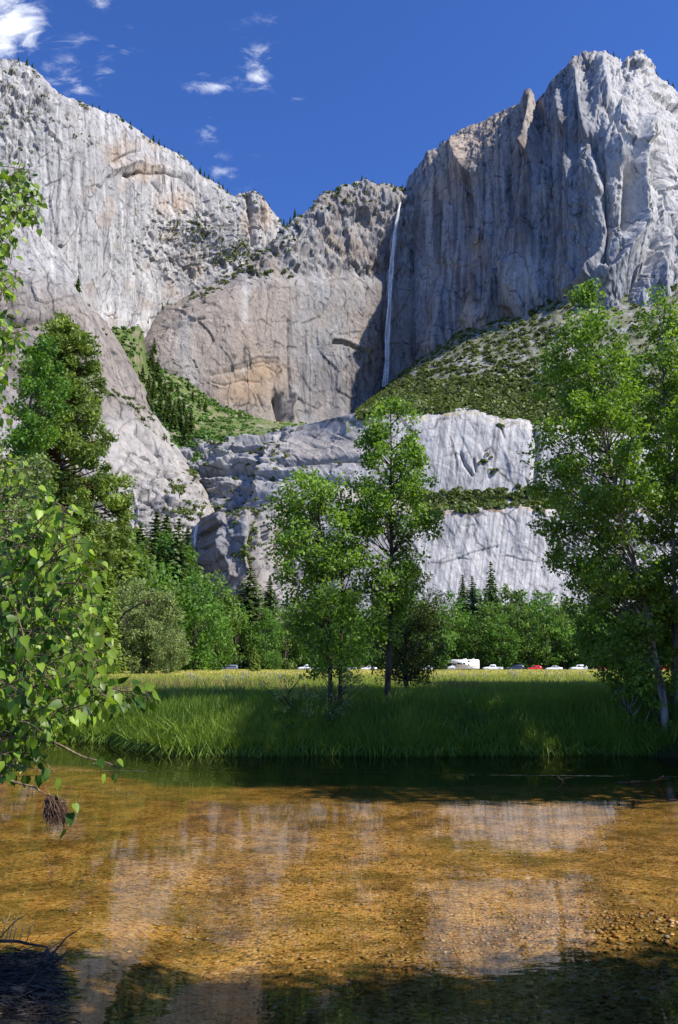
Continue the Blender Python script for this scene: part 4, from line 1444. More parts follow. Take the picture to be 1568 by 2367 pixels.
def crown_points(outline, n, seed, depth=.9, shell=.55, gap=1.2, gapcut=-.12):
    """cluster centres filling a lopsided crown; outline rows are (z, x_left, x_right)"""
    o = np.array(sorted(outline), float)
    r = np.random.default_rng(seed)
    out = []
    zlo, zhi = o[0, 0], o[-1, 0]
    zs = np.linspace(zlo, zhi, 200)
    wd = np.interp(zs, o[:, 0], o[:, 2] - o[:, 1]) ** 1.35 + 1e-4
    p = wd / wd.sum()
    tries = 0
    while len(out) < n and tries < 60:
        tries += 1
        z = r.choice(zs, size=n, p=p) + r.normal(size=n) * (zhi - zlo) / 200
        xl, xr = np.interp(z, o[:, 0], o[:, 1]), np.interp(z, o[:, 0], o[:, 2])
        a, rad = r.random(n) * 2 * math.pi, r.random(n) ** shell
        hw = (xr - xl) / 2
        x, y = (xl + xr) / 2 + hw * rad * np.cos(a), hw * depth * rad * np.sin(a)
        c = np.stack([x, y, z], -1)
        keep = gnoise(x / gap, y / gap, z / gap, seed + 3) > gapcut
        out.extend(c[keep])
    return np.array(out[:n])


def limbs(mb, trunk, centres, seed, rise=.8, r0=.03, frac=.6, seg=5):
    """a bough from the trunk to each of a share of the leaf clusters"""
    r = np.random.default_rng(seed)
    trunk = np.asarray(trunk, float)
    for c in centres:
        if r.random() > frac:
            continue
        dxy = np.hypot(c[0] - np.interp(c[2], trunk[:, 2], trunk[:, 0]), c[1] - np.interp(c[2], trunk[:, 2], trunk[:, 1]))
        zs = np.clip(c[2] - rise * dxy * (.7 + .6 * r.random()), trunk[0, 2] + .15 * (trunk[-1, 2] - trunk[0, 2]), trunk[-1, 2])
        s = np.array([np.interp(zs, trunk[:, 2], trunk[:, 0]), np.interp(zs, trunk[:, 2], trunk[:, 1]), zs])
        m = (s + c) / 2 + np.array([0, 0, -.12 * dxy]) + r.normal(size=3) * .06 * dxy
        t = np.linspace(0, 1, 6)[:, None]
        pts = (1 - t) ** 2 * s + 2 * t * (1 - t) * m + t * t * c
        rr0 = r0 * (.5 + .5 * dxy / (dxy + 1.0)) * (.7 + .6 * r.random())
        mb.tube(pts, np.linspace(rr0, rr0 * .25, 6), seg, cap=False)


def broadleaf_mesh(h, w, seed, clusters=95, per=40, size=.36, trunk_h=.05, lobes=1.0):
    r = np.random.default_rng(seed)
    o = [(h * trunk_h, -w * .30, w * .30), (h * (trunk_h + .12), -w * .42, w * .42), (h * .5, -w * .5, w * .5), (h * .7, -w * .44, w * .44), (h * .88, -w * .27, w * .27), (h * .98, -w * .08, w * .08)]
    o = [(z, a * (.8 + .4 * r.random()), b * (.8 + .4 * r.random())) for z, a, b in o]
    c = crown_points(o, clusters, seed, .95, .42, w * .22, -.1)
    mb = MB()
    leaf_clusters(mb, c, (w * .10 + w * .075 * r.random(len(c))), per, size, seed + 1, 1.0, tone_spread=.6)
    t = MB()
    tr = np.array([[0, 0, -.5], [w * .01, 0, h * .2], [-w * .02, w * .01, h * .5], [0, 0, h * .9]])
    t.tube(tr, [h * .018, h * .015, h * .010, h * .003], 7)
    limbs(t, tr, c, seed + 2, .7, h * .006, .35)
    return mb.mesh('crown'), t.mesh('trunk', True)


def conifer_mesh(h, w, seed, whorls=46, per=26, size=.72, base=.05, ragged=.3, droop=.25):
    r = np.random.default_rng(seed)
    C, U, Wd, T = [], [], [], []
    t = MB()
    t.tube([[0, 0, -.5], [0, 0, h * .5], [0, 0, h * .98]], [h * .016, h * .010, .04], 6)
    for k in range(whorls):
        f = k / (whorls - 1)
        z = h * (base + (.985 - base) * f)
        L = w * .5 * (1 - f) ** .8 * (.75 + .35 * r.random()) + .25
        nb = 9 if f < .8 else 6
        a0 = r.random() * 6.28
        for b in range(nb):
            if r.random() < ragged * .4:
                continue
            a = a0 + b * 2 * math.pi / nb + r.normal() * .2
            l = L * (.65 + .5 * r.random())
            dirv = np.array([math.cos(a), math.sin(a), -droop + .35 * f])
            k2 = max(3, int(per * l / (w * .5)) + 2)
            u = (np.arange(k2) + r.random(k2)) / k2
            p = np.array([0, 0, z]) + dirv * (l * u ** .8)[:, None] + r.normal(size=(k2, 3)) * l * .07
            p[:, 2] -= .10 * l * u * u
            nr = unit(np.array([0, 0, 1]) + r.normal(size=(k2, 3)) * .45 + dirv * .35)
            A = unit(dirv + r.normal(size=(k2, 3)) * .5)
            A = unit(A - nr * np.sum(A * nr, -1, keepdims=True))
            s = (size * (.6 + .7 * r.random(k2)) * (.55 + .45 * (1 - f)))[:, None]
            C.append(p)
            U.append(A * s)
            Wd.append(np.cross(nr, A) * s * .62)
            T.append(np.clip(.25 + .45 * u + .3 * (r.random(k2) - .3), 0, 1))
    mb = MB()
    mb.quads(np.concatenate(C), np.concatenate(U), np.concatenate(Wd), np.concatenate(T))
    return mb.mesh('crown'), t.mesh('trunk', True)


def make_tree(name, meshes, leafm, barkm, label, cat, group, loc, rz=0., sc=1.):
    t = empty(name, loc, rz)
    t.scale = (sc, sc, sc)
    cm, tm = meshes
    for m, mt in ((cm, leafm), (tm, barkm)):
        if not m.materials:
            m.materials.append(mt)
    link('crown', cm, t)
    link('trunk', tm, t)
    return tag(t, label, cat, group)


def copy_tree(src, loc, rz, sc, label=None, group=None):
    t = src.copy()
    col.objects.link(t)
    t.location = loc
    t.rotation_euler = (0, 0, rz)
    t.scale = sc if isinstance(sc, tuple) else (sc, sc, sc)
    for ch in list(src.children):
        c = ch.copy()
        col.objects.link(c)
        c.parent = t
    if label:
        t['label'] = label
    if group:
        t['group'] = group
    return t


# ---------------------------------------------------------------- the wood beyond the road and the trees on the cliffs
PROTO = {}


def plant(kind, px, py_top, Y, label, cat, group=None, name=None, py_base=None, z=None, wide=1.0, seed=0):
    """one tree at forward distance Y whose tip reaches py_top"""
    r = random.Random(int(px * 31 + py_top * 7 + seed))
    base = P(px, 1500, Y)
    zb = ground_z(base[0], Y) if z is None else z
    tip = P(px, py_top, Y)[2]
    h = max(tip - float(zb), .5)
    loc = (float(base[0]), float(Y), float(zb) - .1)
    lst = PROTOS[kind]
    k = r.randrange(len(lst))
    mesh_h, meshes, leafm, barkm = lst[k]
    sc = h / mesh_h
    key = (kind, k)
    nm = name or ('conifer_tree' if kind.startswith('con') else 'broadleaf_tree')
    sc3 = (sc * wide, sc * wide, sc)
    if key not in PROTO:
        t = make_tree(nm, meshes, leafm, barkm, label, cat, group, loc, r.random() * 6.28)
        t.scale = sc3
        PROTO[key] = t
    else:
        t = copy_tree(PROTO[key], loc, r.random() * 6.28, sc3, label)
        t.name = nm
        if group:
            t['group'] = group
        elif 'group' in t:
            del t['group']
        t['category'] = cat
    return t


PROTOS = {
    'con': [(30, conifer_mesh(30, 12, s), CONIF, BARK) for s in (501, 502, 503)],
    'con_olive': [(28, conifer_mesh(28, 12, s, ragged=.8), CONIF2, BARKR) for s in (511, 512)],
    'broad': [(22, broadleaf_mesh(22, 15, s), BROAD, BARK) for s in (521, 522, 523)],
    'broad_mid': [(20, broadleaf_mesh(20, 14, s, 70), BROAD2, BARK) for s in (531, 532)],
    'oak': [(12, broadleaf_mesh(12, 12, s, 90, 60, .2, .12), OLIVE, BARK) for s in (541, 542)],
    'con_far': [(20, conifer_mesh(20, 8, s, 16, 8, 1.25), CONIF, BARK) for s in (551, 552, 553)],
}

# rim trees on the skyline: (px, tip py, surface, foot py)
def foot(key, px, py):
    PX, PY, W, nn = SURF[key]
    k = np.argmin((PX - px) ** 2 + (PY - py) ** 2)
    return W.reshape(-1, 3)[k]


def cliff_tree(key, px, py, h, label, group, kind='con_far'):
    f = foot(key, px, py)
    r = random.Random(int(px * 13 + py))
    lst = PROTOS[kind]
    k = r.randrange(len(lst))
    mesh_h, meshes, leafm, barkm = lst[k]
    sc = h / mesh_h
    key2 = (kind, k)
    loc = (float(f[0]), float(f[1]) + 1.0, float(f[2]) - .8)
    if key2 not in PROTO:
        t = make_tree('conifer_tree', meshes, leafm, barkm, label, 'tree', group, loc, r.random() * 6)
        t.scale = (sc, sc, sc)
        PROTO[key2] = t
    else:
        t = copy_tree(PROTO[key2], loc, r.random() * 6, sc, label, group)
        t['category'] = 'tree'
        t.name = 'conifer_tree'


for px, h in ((42, 9), (62, 12), (75, 9), (215, 8), (228, 9), (247, 8), (278, 7), (300, 9), (327, 9), (356, 15), (368, 13), (380, 9), (398, 8), (414, 10), (442, 8), (463, 16), (472, 13),
              (482, 12), (492, 9), (506, 12), (516, 11), (527, 9), (560, 7), (588, 6), (622, 8)):
    cliff_tree('A', px, float(polyline(A_rows[0], px, 1)), h, 'tiny dark conifer standing on the skyline rim of the left cliff', 'conifers on the left cliff rim')
for px, h in ((655, 16), (664, 12), (672, 15), (684, 20), (690, 9), (770, 10), (776, 8), (800, 7), (838, 14), (845, 10), (862, 9), (878, 8), (905, 9), (933, 15), (938, 10)):
    cliff_tree('C', px, float(polyline(C_rows[0], px, 1)) + 2, h, 'tiny dark conifer on the plateau rim between notch and tall waterfall', 'conifers on the plateau by the waterfall')
for px, h in ((1018, 10), (1026, 8), (1060, 6), (1100, 6), (1370, 6), (1405, 8), (1420, 11), (1432, 9), (1520, 9), (1545, 11), (1556, 12)):
    cliff_tree('D', px, float(polyline(D_rows[0], px, 1)), h, 'tiny dark conifer on the skyline of the high right cliff', 'conifers on the right cliff rim')
for px, py, h in ((330, 880, 18), (342, 905, 20), (350, 850, 24), (357, 838, 30), (362, 880, 26), (370, 910, 22), (352, 925, 24), (340, 945, 20), (378, 930, 22), (390, 955, 24), (402, 975, 22),
                  (412, 950, 16), (425, 960, 18), (440, 1005, 26), (432, 1000, 22), (418, 985, 20), (395, 905, 15), (410, 915, 14), (445, 930, 14), (460, 945, 13), (436, 900, 12), (475, 950, 15), (320, 900, 16),
                  (400, 990, 26), (384, 975, 22), (368, 955, 24), (428, 1030, 26), (445, 985, 16), (350, 975, 22)):
    cliff_tree('G', px, py, h * 1.35, 'dark conifer standing in the green gully between the pale slabs', 'conifers in the gully')
for px, py, h in ((373, 715, 14), (340, 745, 10), (1108, 900, 13), (1105, 880, 10), (178, 670, 20), (1290, 700, 9)):
    cliff_tree('E' if px > 800 else ('B' if px < 200 else 'A'), px, py, h, {373: 'small dark tree in the corner where pale wall meets rounded slab', 340: 'low tree at the foot of the bright left wall', 1108: 'bare grey conifer among the brush of the talus slope',
               1105: 'short conifer just above the bare one on the talus slope', 178: 'lone slim conifer on the edge of the left slab', 1290: 'small tree at the head of the talus slope'}[px], None)

# forest floor to treeline, far to near; distances in metres
WOOD = 'trees of the wood beyond the road'
rw = random.Random(99)
for k in range(46):                              # dense wood behind everything, right half
    px = 985 + (k % 23) * 26 + rw.uniform(-9, 9)
    Y = 300 if k < 23 else 262
    top = (1376 if k < 23 else 1404) + rw.uniform(-28, 26)
    if 1180 < px < 1210 or px < 1040:
        top += 12
    con = rw.random() < .42
    plant('con' if con else rw.choice(['broad', 'broad_mid']), px, top, Y, 'green conifer in the dense wood behind the parked cars' if con else 'leafy green tree in the dense wood behind the parked cars', 'tree', WOOD + (', conifers' if con else ', broadleaf'))
for px, top, Y, kind, label in (
        (1142, 1296, 285, 'con', 'tall pointed conifer rising above the wood, right of centre'),
        (1097, 1330, 290, 'con', 'narrow conifer left of the tallest pointed conifer in the wood'),
        (1075, 1326, 295, 'con', 'slim conifer at the left of the treeline gap below the white cliff'),
        (1212, 1372, 280, 'con', 'short pointed conifer right of the tallest one in the wood'),
        (1110, 1392, 236, 'broad_mid', 'rounded green tree behind the camper van'),
        (1052, 1362, 240, 'broad', 'leafy tree left of the camper van at the wood edge'),
        (1165, 1415, 232, 'broad', 'dark leafy tree behind the white pickup'),
        (1225, 1400, 234, 'broad_mid', 'leafy tree with pale bare stub trunk behind the red car'),
        (1262, 1370, 236, 'broad', 'broad leafy tree behind the white sedan at the wood edge'),
        (1310, 1385, 240, 'broad_mid', 'green tree behind the white estate car'),
        (1360, 1400, 238, 'broad', 'dark green tree at the wood edge beside the right cottonwoods'),
        (1410, 1395, 240, 'broad', 'leafy tree half hidden by the right cottonwoods'),
        (1470, 1400, 240, 'broad_mid', 'tree behind the pale leaning trunk on the right'),
        (1540, 1390, 240, 'broad', 'tree at the far right end of the wood edge')):
    plant(kind, px, top, Y, label, 'tree')
# middle and left of the wood
for k in range(30):
    px = -20 + (k % 15) * 68 + rw.uniform(-16, 16)
    Y = 300 if k < 15 else 255
    con = rw.random() < .5
    plant('con' if con else 'broad', px, 1370 + rw.uniform(-30, 40) + (30 if 500 < px < 640 else 0), Y, 'conifer in the dark wood beyond the meadow on the left' if con else 'leafy tree in the dark wood beyond the meadow on the left', 'tree',
          'left wood' + (', conifers' if con else ', broadleaf'))
for px, top, Y, kind, wide, label in (
        (348, 1180, 210, 'con', 1.3, 'tall conifer below the short lower waterfall, left of its twin'),
        (402, 1195, 200, 'con', 1.15, 'tall grey green conifer nearest the short lower waterfall'),
        (436, 1252, 215, 'con', .8, 'slimmer conifer just left of the dark rock buttress'),
        (372, 1186, 214, 'con', 1.4, 'conifer squeezed between the two tallest conifers on the left'),
        (424, 1218, 219, 'con', 1.2, 'conifer right behind the tall grey green conifer'),
        (312, 1205, 196, 'con', 1.4, 'broad conifer left of the tallest conifers below the pale slab'),
        (275, 1190, 150, 'con_olive', 1.1, 'olive conifer right of the tall open pine'),
        (320, 1260, 190, 'con_olive', 1.0, 'olive conifer beside the tall conifers on the left'),
        (575, 1305, 235, 'con', 1.5, 'full conifer in front of the dark rock buttress'),
        (622, 1330, 240, 'con', 1.2, 'slim conifer right of the full one below the buttress'),
        (548, 1370, 245, 'con', 1.1, 'dark narrow conifer in the shadowed gap of the wood'),
        (318, 1222, 206, 'broad_mid', .95, 'leafy tree at the foot of the tall conifers, leftmost of three'),
        (374, 1226, 204, 'broad', .9, 'leafy tree between the two tallest conifers on the left'),
        (424, 1272, 204, 'broad', .9, 'leafy tree just below the short lower waterfall'),
        (470, 1308, 200, 'broad_mid', 1.0, 'leafy tree in front of the dark buttress foot, left part'),
        (512, 1352, 210, 'broad', 1.0, 'leafy tree in front of the dark buttress foot, middle part'),
        (286, 1215, 185, 'broad', .9, 'green tree right of the foreground leaves in the left wood'),
        (248, 1205, 160, 'broad_mid', .9, 'green tree just behind the top of the foreground leaves'),
        (545, 1405, 205, 'broad_mid', .8, 'small leafy tree beside the dark gap in the wood'),
        (450, 1318, 165, 'broad', .95, 'broad green tree with several dark stems behind the meadow'),
        (500, 1385, 172, 'broad', .7, 'lower green tree leaning out beside the broad one'),
        (400, 1330, 170, 'broad_mid', .9, 'tree behind the silvery oak at the meadow edge'),
        (610, 1400, 205, 'broad', .8, 'dark leafy tree left of the twin cottonwoods'),
        (660, 1390, 225, 'broad_mid', .9, 'leafy tree behind the twin cottonwoods'),
        (730, 1380, 230, 'broad', .9, 'dark tree seen between the twin cottonwood trunks'),
        (810, 1390, 235, 'broad', .9, 'dark tree between the twin and the middle cottonwoods'),
        (590, 1490, 150, 'con_olive', 1.5, 'small bushy young pine at the meadow edge'),
        (640, 1500, 190, 'broad', 1.0, 'low leafy tree right of the bushy young pine'),
        (860, 1400, 220, 'broad', .9, 'tree behind the middle cottonwood trunk'),
        (1000, 1380, 228, 'broad', .9, 'tree right of the cedar at the wood edge'),
        (395, 1450, 105, 'oak', .8, 'low silvery oak bush at the meadow edge'),
        (285, 1330, 120, 'oak', .8, 'olive tree between the foreground leaves and the silvery oak'),
        (230, 1240, 100, 'con_olive', .9, 'olive conifer behind the foreground leaves'),
        (60, 1150, 85, 'broad_mid', .7, 'dull green tree low behind the foreground leaves'),
        (180, 1300, 95, 'broad', .7, 'dark leafy tree behind the foreground leaves'),
        (20, 1280, 90, 'broad', .8, 'dark tree at the left edge behind the foreground leaves')):
    plant(kind, px, top, Y, label, 'tree', wide=wide)

# ---------------------------------------------------------------- riverside trees
def outline_from(rows, px0, Y, zb):
    """layout outline (py, px left, px right) -> (z, x left, x right) about the foot of the tree"""
    x0 = P(px0, 1500, Y)[0]
    out = []
    for py, a, b in rows:
        qa, qb = P(a, py, Y), P(b, py, Y)
        out.append((float(qa[2] - zb), float(qa[0] - x0), float(qb[0] - x0)))
    return float(x0), out


def riverside_tree(name, label, cat, px0, Y, zb, outline, trunks, n, per, size, leafm, barkm, seed, rad=(.28, .5), gap=.8, gapcut=-.1, outward=.35, droop=.4,
                   r0=.03, rise=.9, frac=.6, tone_spread=.6, slim=.75, depth=.9, group=None, trunk_r=None):
    x0, o = outline_from(outline, px0, Y, zb)
    c = crown_points(o, n, seed, depth, .5, gap, gapcut)
    r = np.random.default_rng(seed + 1)
    t = empty(name, (x0, Y, zb))
    mb = MB()
    leaf_clusters(mb, c, rad[0] + (rad[1] - rad[0]) * r.random(len(c)), per, size, seed + 2, outward, droop, slim, tone_spread)
    mb.build('crown', leafm, t)
    polys = []
    for tr in trunks:
        pts = []
        for px, py, dy in tr['p']:
            q = P(px, py, Y + dy)
            pts.append((q[0] - x0, dy, q[2] - zb))
        pts = np.array(pts)
        pts[0, 2] = min(pts[0, 2], -.15)
        k = np.linspace(0, len(pts) - 1, 4 * len(pts))
        fine = np.stack([np.interp(k, np.arange(len(pts)), smooth1d(pts[:, a], 0)) for a in range(3)], -1)
        fine[:, 0] += .03 * gnoise(k * 1.3, seed, 0, 5) * tr.get('wob', 1)
        polys.append((fine, tr))
    # every cluster hangs from its nearest trunk
    near = [[] for _ in polys]
    for q in c:
        d = [abs(q[0] - np.interp(q[2], f[:, 2], f[:, 0])) + .3 * abs(q[1] - f[:, 1].mean()) for f, _ in polys]
        near[int(np.argmin(d))].append(q)
    for (fine, tr), cc in zip(polys, near):
        b = MB()
        b.tube(fine, np.linspace(tr['r'], tr.get('r1', tr['r'] * .15), len(fine)), 9)
        limbs(b, fine, cc, seed + 7, rise, r0, frac)
        b.build('trunk', barkm, t, True)
    return tag(t, label, cat, group)


def zg(px, Y):
    return float(ground_z(P(px, 1600, Y)[0], Y))


riverside_tree('cottonwood_tree', 'slender cottonwood in the middle of the far bank, tallest of the centre trees', 'tree', 898, 24.5, zg(898, 24.5),
               [(930, 885, 925), (965, 855, 968), (1010, 835, 975), (1060, 830, 990), (1110, 805, 1005), (1160, 800, 1010), (1220, 800, 1005), (1280, 810, 1005), (1340, 820, 985), (1400, 830, 960),
                (1450, 845, 945), (1490, 860, 930)],
               [dict(p=[(895, 1680, 0), (897, 1560, 0), (903, 1400, 0), (906, 1280, .05), (902, 1150, 0), (905, 1050, 0), (903, 940, 0)], r=.11, r1=.014)],
               195, 79, .054, COTTON, BARK, 2001, gap=.55, gapcut=-.12)
riverside_tree('cottonwood_tree', 'twin stemmed cottonwood left of the tallest centre tree on the far bank', 'tree', 770, 24.0, zg(770, 24.0),
               [(1085, 700, 740), (1110, 655, 800), (1150, 640, 825), (1200, 630, 840), (1260, 625, 845), (1320, 625, 840), (1380, 650, 840), (1440, 675, 835), (1500, 690, 830), (1550, 700, 820)],
               [dict(p=[(763, 1700, 0), (764, 1560, 0), (762, 1440, 0), (752, 1300, 0), (735, 1180, 0), (722, 1095, 0)], r=.08, r1=.01),
                dict(p=[(786, 1690, .3), (787, 1560, .3), (790, 1440, .3), (795, 1300, .3), (790, 1180, .3), (785, 1110, .3)], r=.07, r1=.01)],
               229, 74, .054, COTTON, BARK, 2011, gap=.55, gapcut=-.08)
riverside_tree('cedar_tree', 'dark bushy cedar just behind the tallest centre cottonwood', 'tree', 938, 29.0, zg(938, 29.0),
               [(1270, 925, 955), (1320, 890, 985), (1380, 865, 1015), (1440, 850, 1030), (1500, 850, 1030), (1550, 870, 1015), (1580, 890, 990)],
               [dict(p=[(939, 1600, 0), (938, 1500, 0), (940, 1380, 0), (940, 1270, 0)], r=.11, r1=.02)],
               170, 70, .06, CEDAR, BARK, 2021, gap=.6, gapcut=-.25, droop=.6, slim=.4)
RIGHT = [(640, 1345, 1375), (690, 1325, 1405), (740, 1300, 1440), (800, 1262, 1455), (870, 1245, 1480), (950, 1240, 1490), (1030, 1222, 1500), (1110, 1225, 1500), (1180, 1228, 1500), (1260, 1250, 1510),
         (1330, 1290, 1520), (1400, 1340, 1530), (1460, 1370, 1540), (1520, 1400, 1540), (1570, 1420, 1530)]
riverside_tree('cottonwood_tree', 'big leafy cottonwood on the right with its crown reaching highest', 'tree', 1500, 22.5, zg(1500, 23.2),
               RIGHT, [dict(p=[(1545, 1720, 0), (1530, 1600, 0), (1505, 1480, 0), (1490, 1390, 0), (1440, 1200, .2), (1395, 1000, .2), (1370, 800, .1), (1358, 660, 0)], r=.12, r1=.012)],
               390, 76, .054, COTTON, BARKP, 2031, gap=.85, gapcut=.0)
riverside_tree('cottonwood_tree', 'second leafy cottonwood at the right edge, cut off by the frame', 'tree', 1600, 23.5, zg(1600, 23.5),
               [(670, 1508, 1535), (720, 1490, 1565), (780, 1465, 1610), (860, 1455, 1650), (950, 1450, 1690), (1050, 1440, 1720), (1150, 1440, 1740), (1250, 1450, 1750), (1350, 1470, 1740), (1450, 1500, 1730), (1540, 1520, 1700)],
               [dict(p=[(1568, 1720, 0), (1562, 1560, 0), (1560, 1400, 0), (1556, 1200, 0), (1540, 950, 0), (1522, 690, 0)], r=.10, r1=.012),
                dict(p=[(1650, 1720, .5), (1640, 1500, .5), (1630, 1200, .5), (1610, 900, .5)], r=.09, r1=.015)],
               400, 74, .054, COTTON, BARKP, 2041, gap=.85, gapcut=.0)
riverside_tree('cottonwood_tree', 'lower rounded cottonwood in front of the pale leaning trunk on the right', 'tree', 1480, 24.5, zg(1480, 24.5),
               [(1330, 1330, 1500), (1370, 1315, 1530), (1420, 1310, 1560), (1480, 1330, 1580), (1540, 1350, 1600), (1590, 1400, 1600), (1640, 1440, 1590)],
               [dict(p=[(1500, 1700, 0), (1480, 1600, 0), (1460, 1500, 0), (1440, 1340, 0)], r=.06, r1=.01)],
               172, 74, .054, COTTON, BARK, 2051, gap=.6, gapcut=-.05)
# bank shrubs
riverside_tree('willow_shrub', 'pale green willow shrub around the feet of the twin cottonwood', 'shrub', 735, 23.6, zg(735, 23.6),
               [(1558, 640, 840), (1580, 600, 880), (1610, 590, 890), (1640, 600, 880), (1670, 640, 840)],
               [dict(p=[(700, 1690, 0), (690, 1640, 0), (660, 1590, 0)], r=.02), dict(p=[(740, 1690, 0), (760, 1640, 0), (800, 1580, 0)], r=.02)],
               75, 40, .034, OLIVE, BARK, 2061, rad=(.12, .26), gap=.35, gapcut=-.0, slim=.45)
riverside_tree('cottonwood_sapling', 'bright leafed sapling low on the shaded far bank, left of centre', 'sapling', 655, 22.9, zg(655, 23.0),
               [(1640, 625, 680), (1665, 610, 700), (1690, 620, 712), (1712, 640, 672)],
               [dict(p=[(690, 1745, .2), (675, 1700, .1), (650, 1660, 0)], r=.015)],
               16, 20, .05, COTTON2, BARK, 2071, rad=(.10, .2), gap=.3, gapcut=-.2)
riverside_tree('cottonwood_sapling', 'sparse sapling with bare twigs under the right cottonwoods', 'sapling', 1430, 22.8, zg(1430, 23.0),
               [(1560, 1420, 1480), (1600, 1395, 1510), (1640, 1400, 1540), (1680, 1440, 1560)],
               [dict(p=[(1500, 1740, .2), (1470, 1660, .1), (1420, 1600, 0)], r=.02), dict(p=[(1520, 1740, .2), (1530, 1660, .1), (1550, 1600, 0)], r=.02)],
               26, 24, .045, COTTON2, BARKP, 2081, rad=(.12, .26), gap=.4, gapcut=-.1, frac=1.0)

# taller trees further right along the bank and on the near bank right of the viewer
PROTO_TALL = make_tree('cottonwood_tree', broadleaf_mesh(20, 9, 561, 240, 70, .14, .36), COTTON, BARKP, 'tall cottonwood out of the picture where the river bends on the right', 'tree', 'cottonwoods at the river bend', (13.6, 12.6, 1.0), 1.0)
PROTO_TALL.location = (13.8, 15.0, 1.0)
PROTO_TALL.scale = (.74, .74, 1.0)
for x, y, h, w in ((17.6, 19.0, .72, .6), (14.2, 20.6, .52, .6), (16.8, 21.2, .62, .6), (14.9, 24.0, .74, .75), (16.8, 28.0, .86, .8), (19.5, 23.4, .8, .7), (21.5, 26.5, 1.05, .9), (15.8, 18.6, .42, .7), (24, 30, 1.1, 1.0), (18, 32, .85, .9), (23, 34, 1.0, 1.0)):
    copy_tree(PROTO_TALL, (x, y, 1.0), x * 1.7, (w, w, h))
for k, (x, y, h, w) in enumerate(((5.2, 2.6, .46, .30), (7.6, 2.0, .48, .40), (9.9, 1.3, .53, .48), (12.4, .7, .60, .55), (15.2, 1.5, .55, .55), (17.9, .9, .64, .6), (20.6, 1.2, .62, .6))):
    copy_tree(PROTO_TALL, (x, y, .8), x * 2.3, (w, w, h), 'tall cottonwood out of the picture on the near bank to the right', 'cottonwoods on the near bank')

# left: the big pine and the trees round it
riverside_tree('pine_tree', 'tall open crowned pine with a dark trunk on the left of the meadow', 'tree', 133, 68, zg(133, 68),
               [(728, 145, 168), (760, 110, 190), (800, 90, 215), (850, 60, 235), (900, 50, 230), (950, 45, 245), (1000, 40, 255), (1050, 45, 280), (1100, 60, 292), (1150, 50, 300), (1200, 60, 312), (1250, 60, 300), (1300, 70, 270)],
               [dict(p=[(128, 1600, 0), (130, 1300, 0), (133, 1100, 0), (138, 950, 0), (148, 850, 0), (157, 735, 0)], r=.42, r1=.05, wob=3)],
               440, 105, .20, CONIF2, BARKR, 2101, rad=(.55, 1.05), gap=2.0, gapcut=-.02, outward=.5, droop=.0, r0=.10, rise=.15, frac=.95, slim=.42, tone_spread=.7)
riverside_tree('cottonwood_tree', 'bright green leafy tree in front of the tall pine', 'tree', 70, 46, zg(70, 46),
               [(800, 85, 130), (830, 55, 160), (870, 40, 175), (920, 30, 180), (970, 10, 150), (1020, -20, 120), (1080, -40, 110), (1150, -60, 110), (1230, -60, 120), (1320, -60, 130), (1400, -60, 150)],
               [dict(p=[(30, 1600, 0), (35, 1300, 0), (50, 1050, 0), (90, 820, 0)], r=.2, r1=.03)],
               230, 70, .10, BROAD, BARK, 2111, rad=(.4, .8), gap=1.2, gapcut=-.1)
riverside_tree('oak_tree', 'grey green oak at the left edge below the bright leafy tree', 'tree', 20, 40, zg(20, 40),
               [(1000, -60, 60), (1060, -90, 100), (1130, -110, 115), (1220, -120, 120), (1300, -120, 130), (1400, -120, 140)],
               [dict(p=[(30, 1620, 0), (32, 1400, 0), (38, 1250, 0), (36, 1120, 0)], r=.22, r1=.05)],
               170, 60, .09, OLIVE, BARK, 2121, rad=(.35, .7), gap=1.0, gapcut=-.05)

riverside_tree('oak_tree', 'silvery olive oak with a dark arching limb at the meadow edge', 'tree', 332, 110, zg(332, 110),
               [(1368, 335, 395), (1390, 300, 415), (1420, 285, 425), (1460, 270, 430), (1500, 270, 432), (1535, 285, 432), (1556, 300, 425)],
               [dict(p=[(332, 1566, 0), (330, 1510, 0), (334, 1440, 0), (345, 1380, 0)], r=.28, r1=.06, wob=4),
                dict(p=[(246, 1566, -3), (246, 1500, -3), (262, 1455, -4), (290, 1415, -5), (330, 1392, -6), (352, 1388, -6)], r=.26, r1=.08, wob=3)],
               240, 70, .17, OLIVE, BARK, 2131, rad=(.5, 1.0), gap=1.6, gapcut=-.08, slim=.6)

# ---------------------------------------------------------------- foreground cottonwood branches reaching in from the left
LEAFNEAR = leaf_mat('near_leaves', (.035, .095, .010), (.30, .44, .045), .42, .40, .3, (1.5, 1.6, .35))


def big_leaf_mesh(mb, base, axis, normal, length, tone, curl):
    """heart-shaped leaf with a drip tip, folded along the midrib"""
    side = np.cross(axis, normal)
    prof = [(0, 0), (.06, .25), (.26, .36), (.50, .30), (.76, .13), (1.0, 0)]
    V = []
    for u, w in prof:
        V.append(base + length * (axis * u - normal * (curl * u * u)))
    for s in (1, -1):
        for u, w in prof[1:-1]:
            V.append(base + length * (axis * (u - (.10 if u < .1 else 0)) + side * w * s + normal * (.16 * w - curl * u * u)))
    loops, tot = [], []
    for s in (0, 1):
        o = 6 + 4 * s
        rows = [[0, o, 1], [1, o, o + 1, 2], [2, o + 1, o + 2, 3], [3, o + 2, o + 3, 4], [4, o + 3, 5]]
        for f in rows:
            f = f if s == 0 else f[::-1]
            loops += f
            tot.append(len(f))
    mb.add(V, loops, tot, tone)


rl = np.random.default_rng(77)


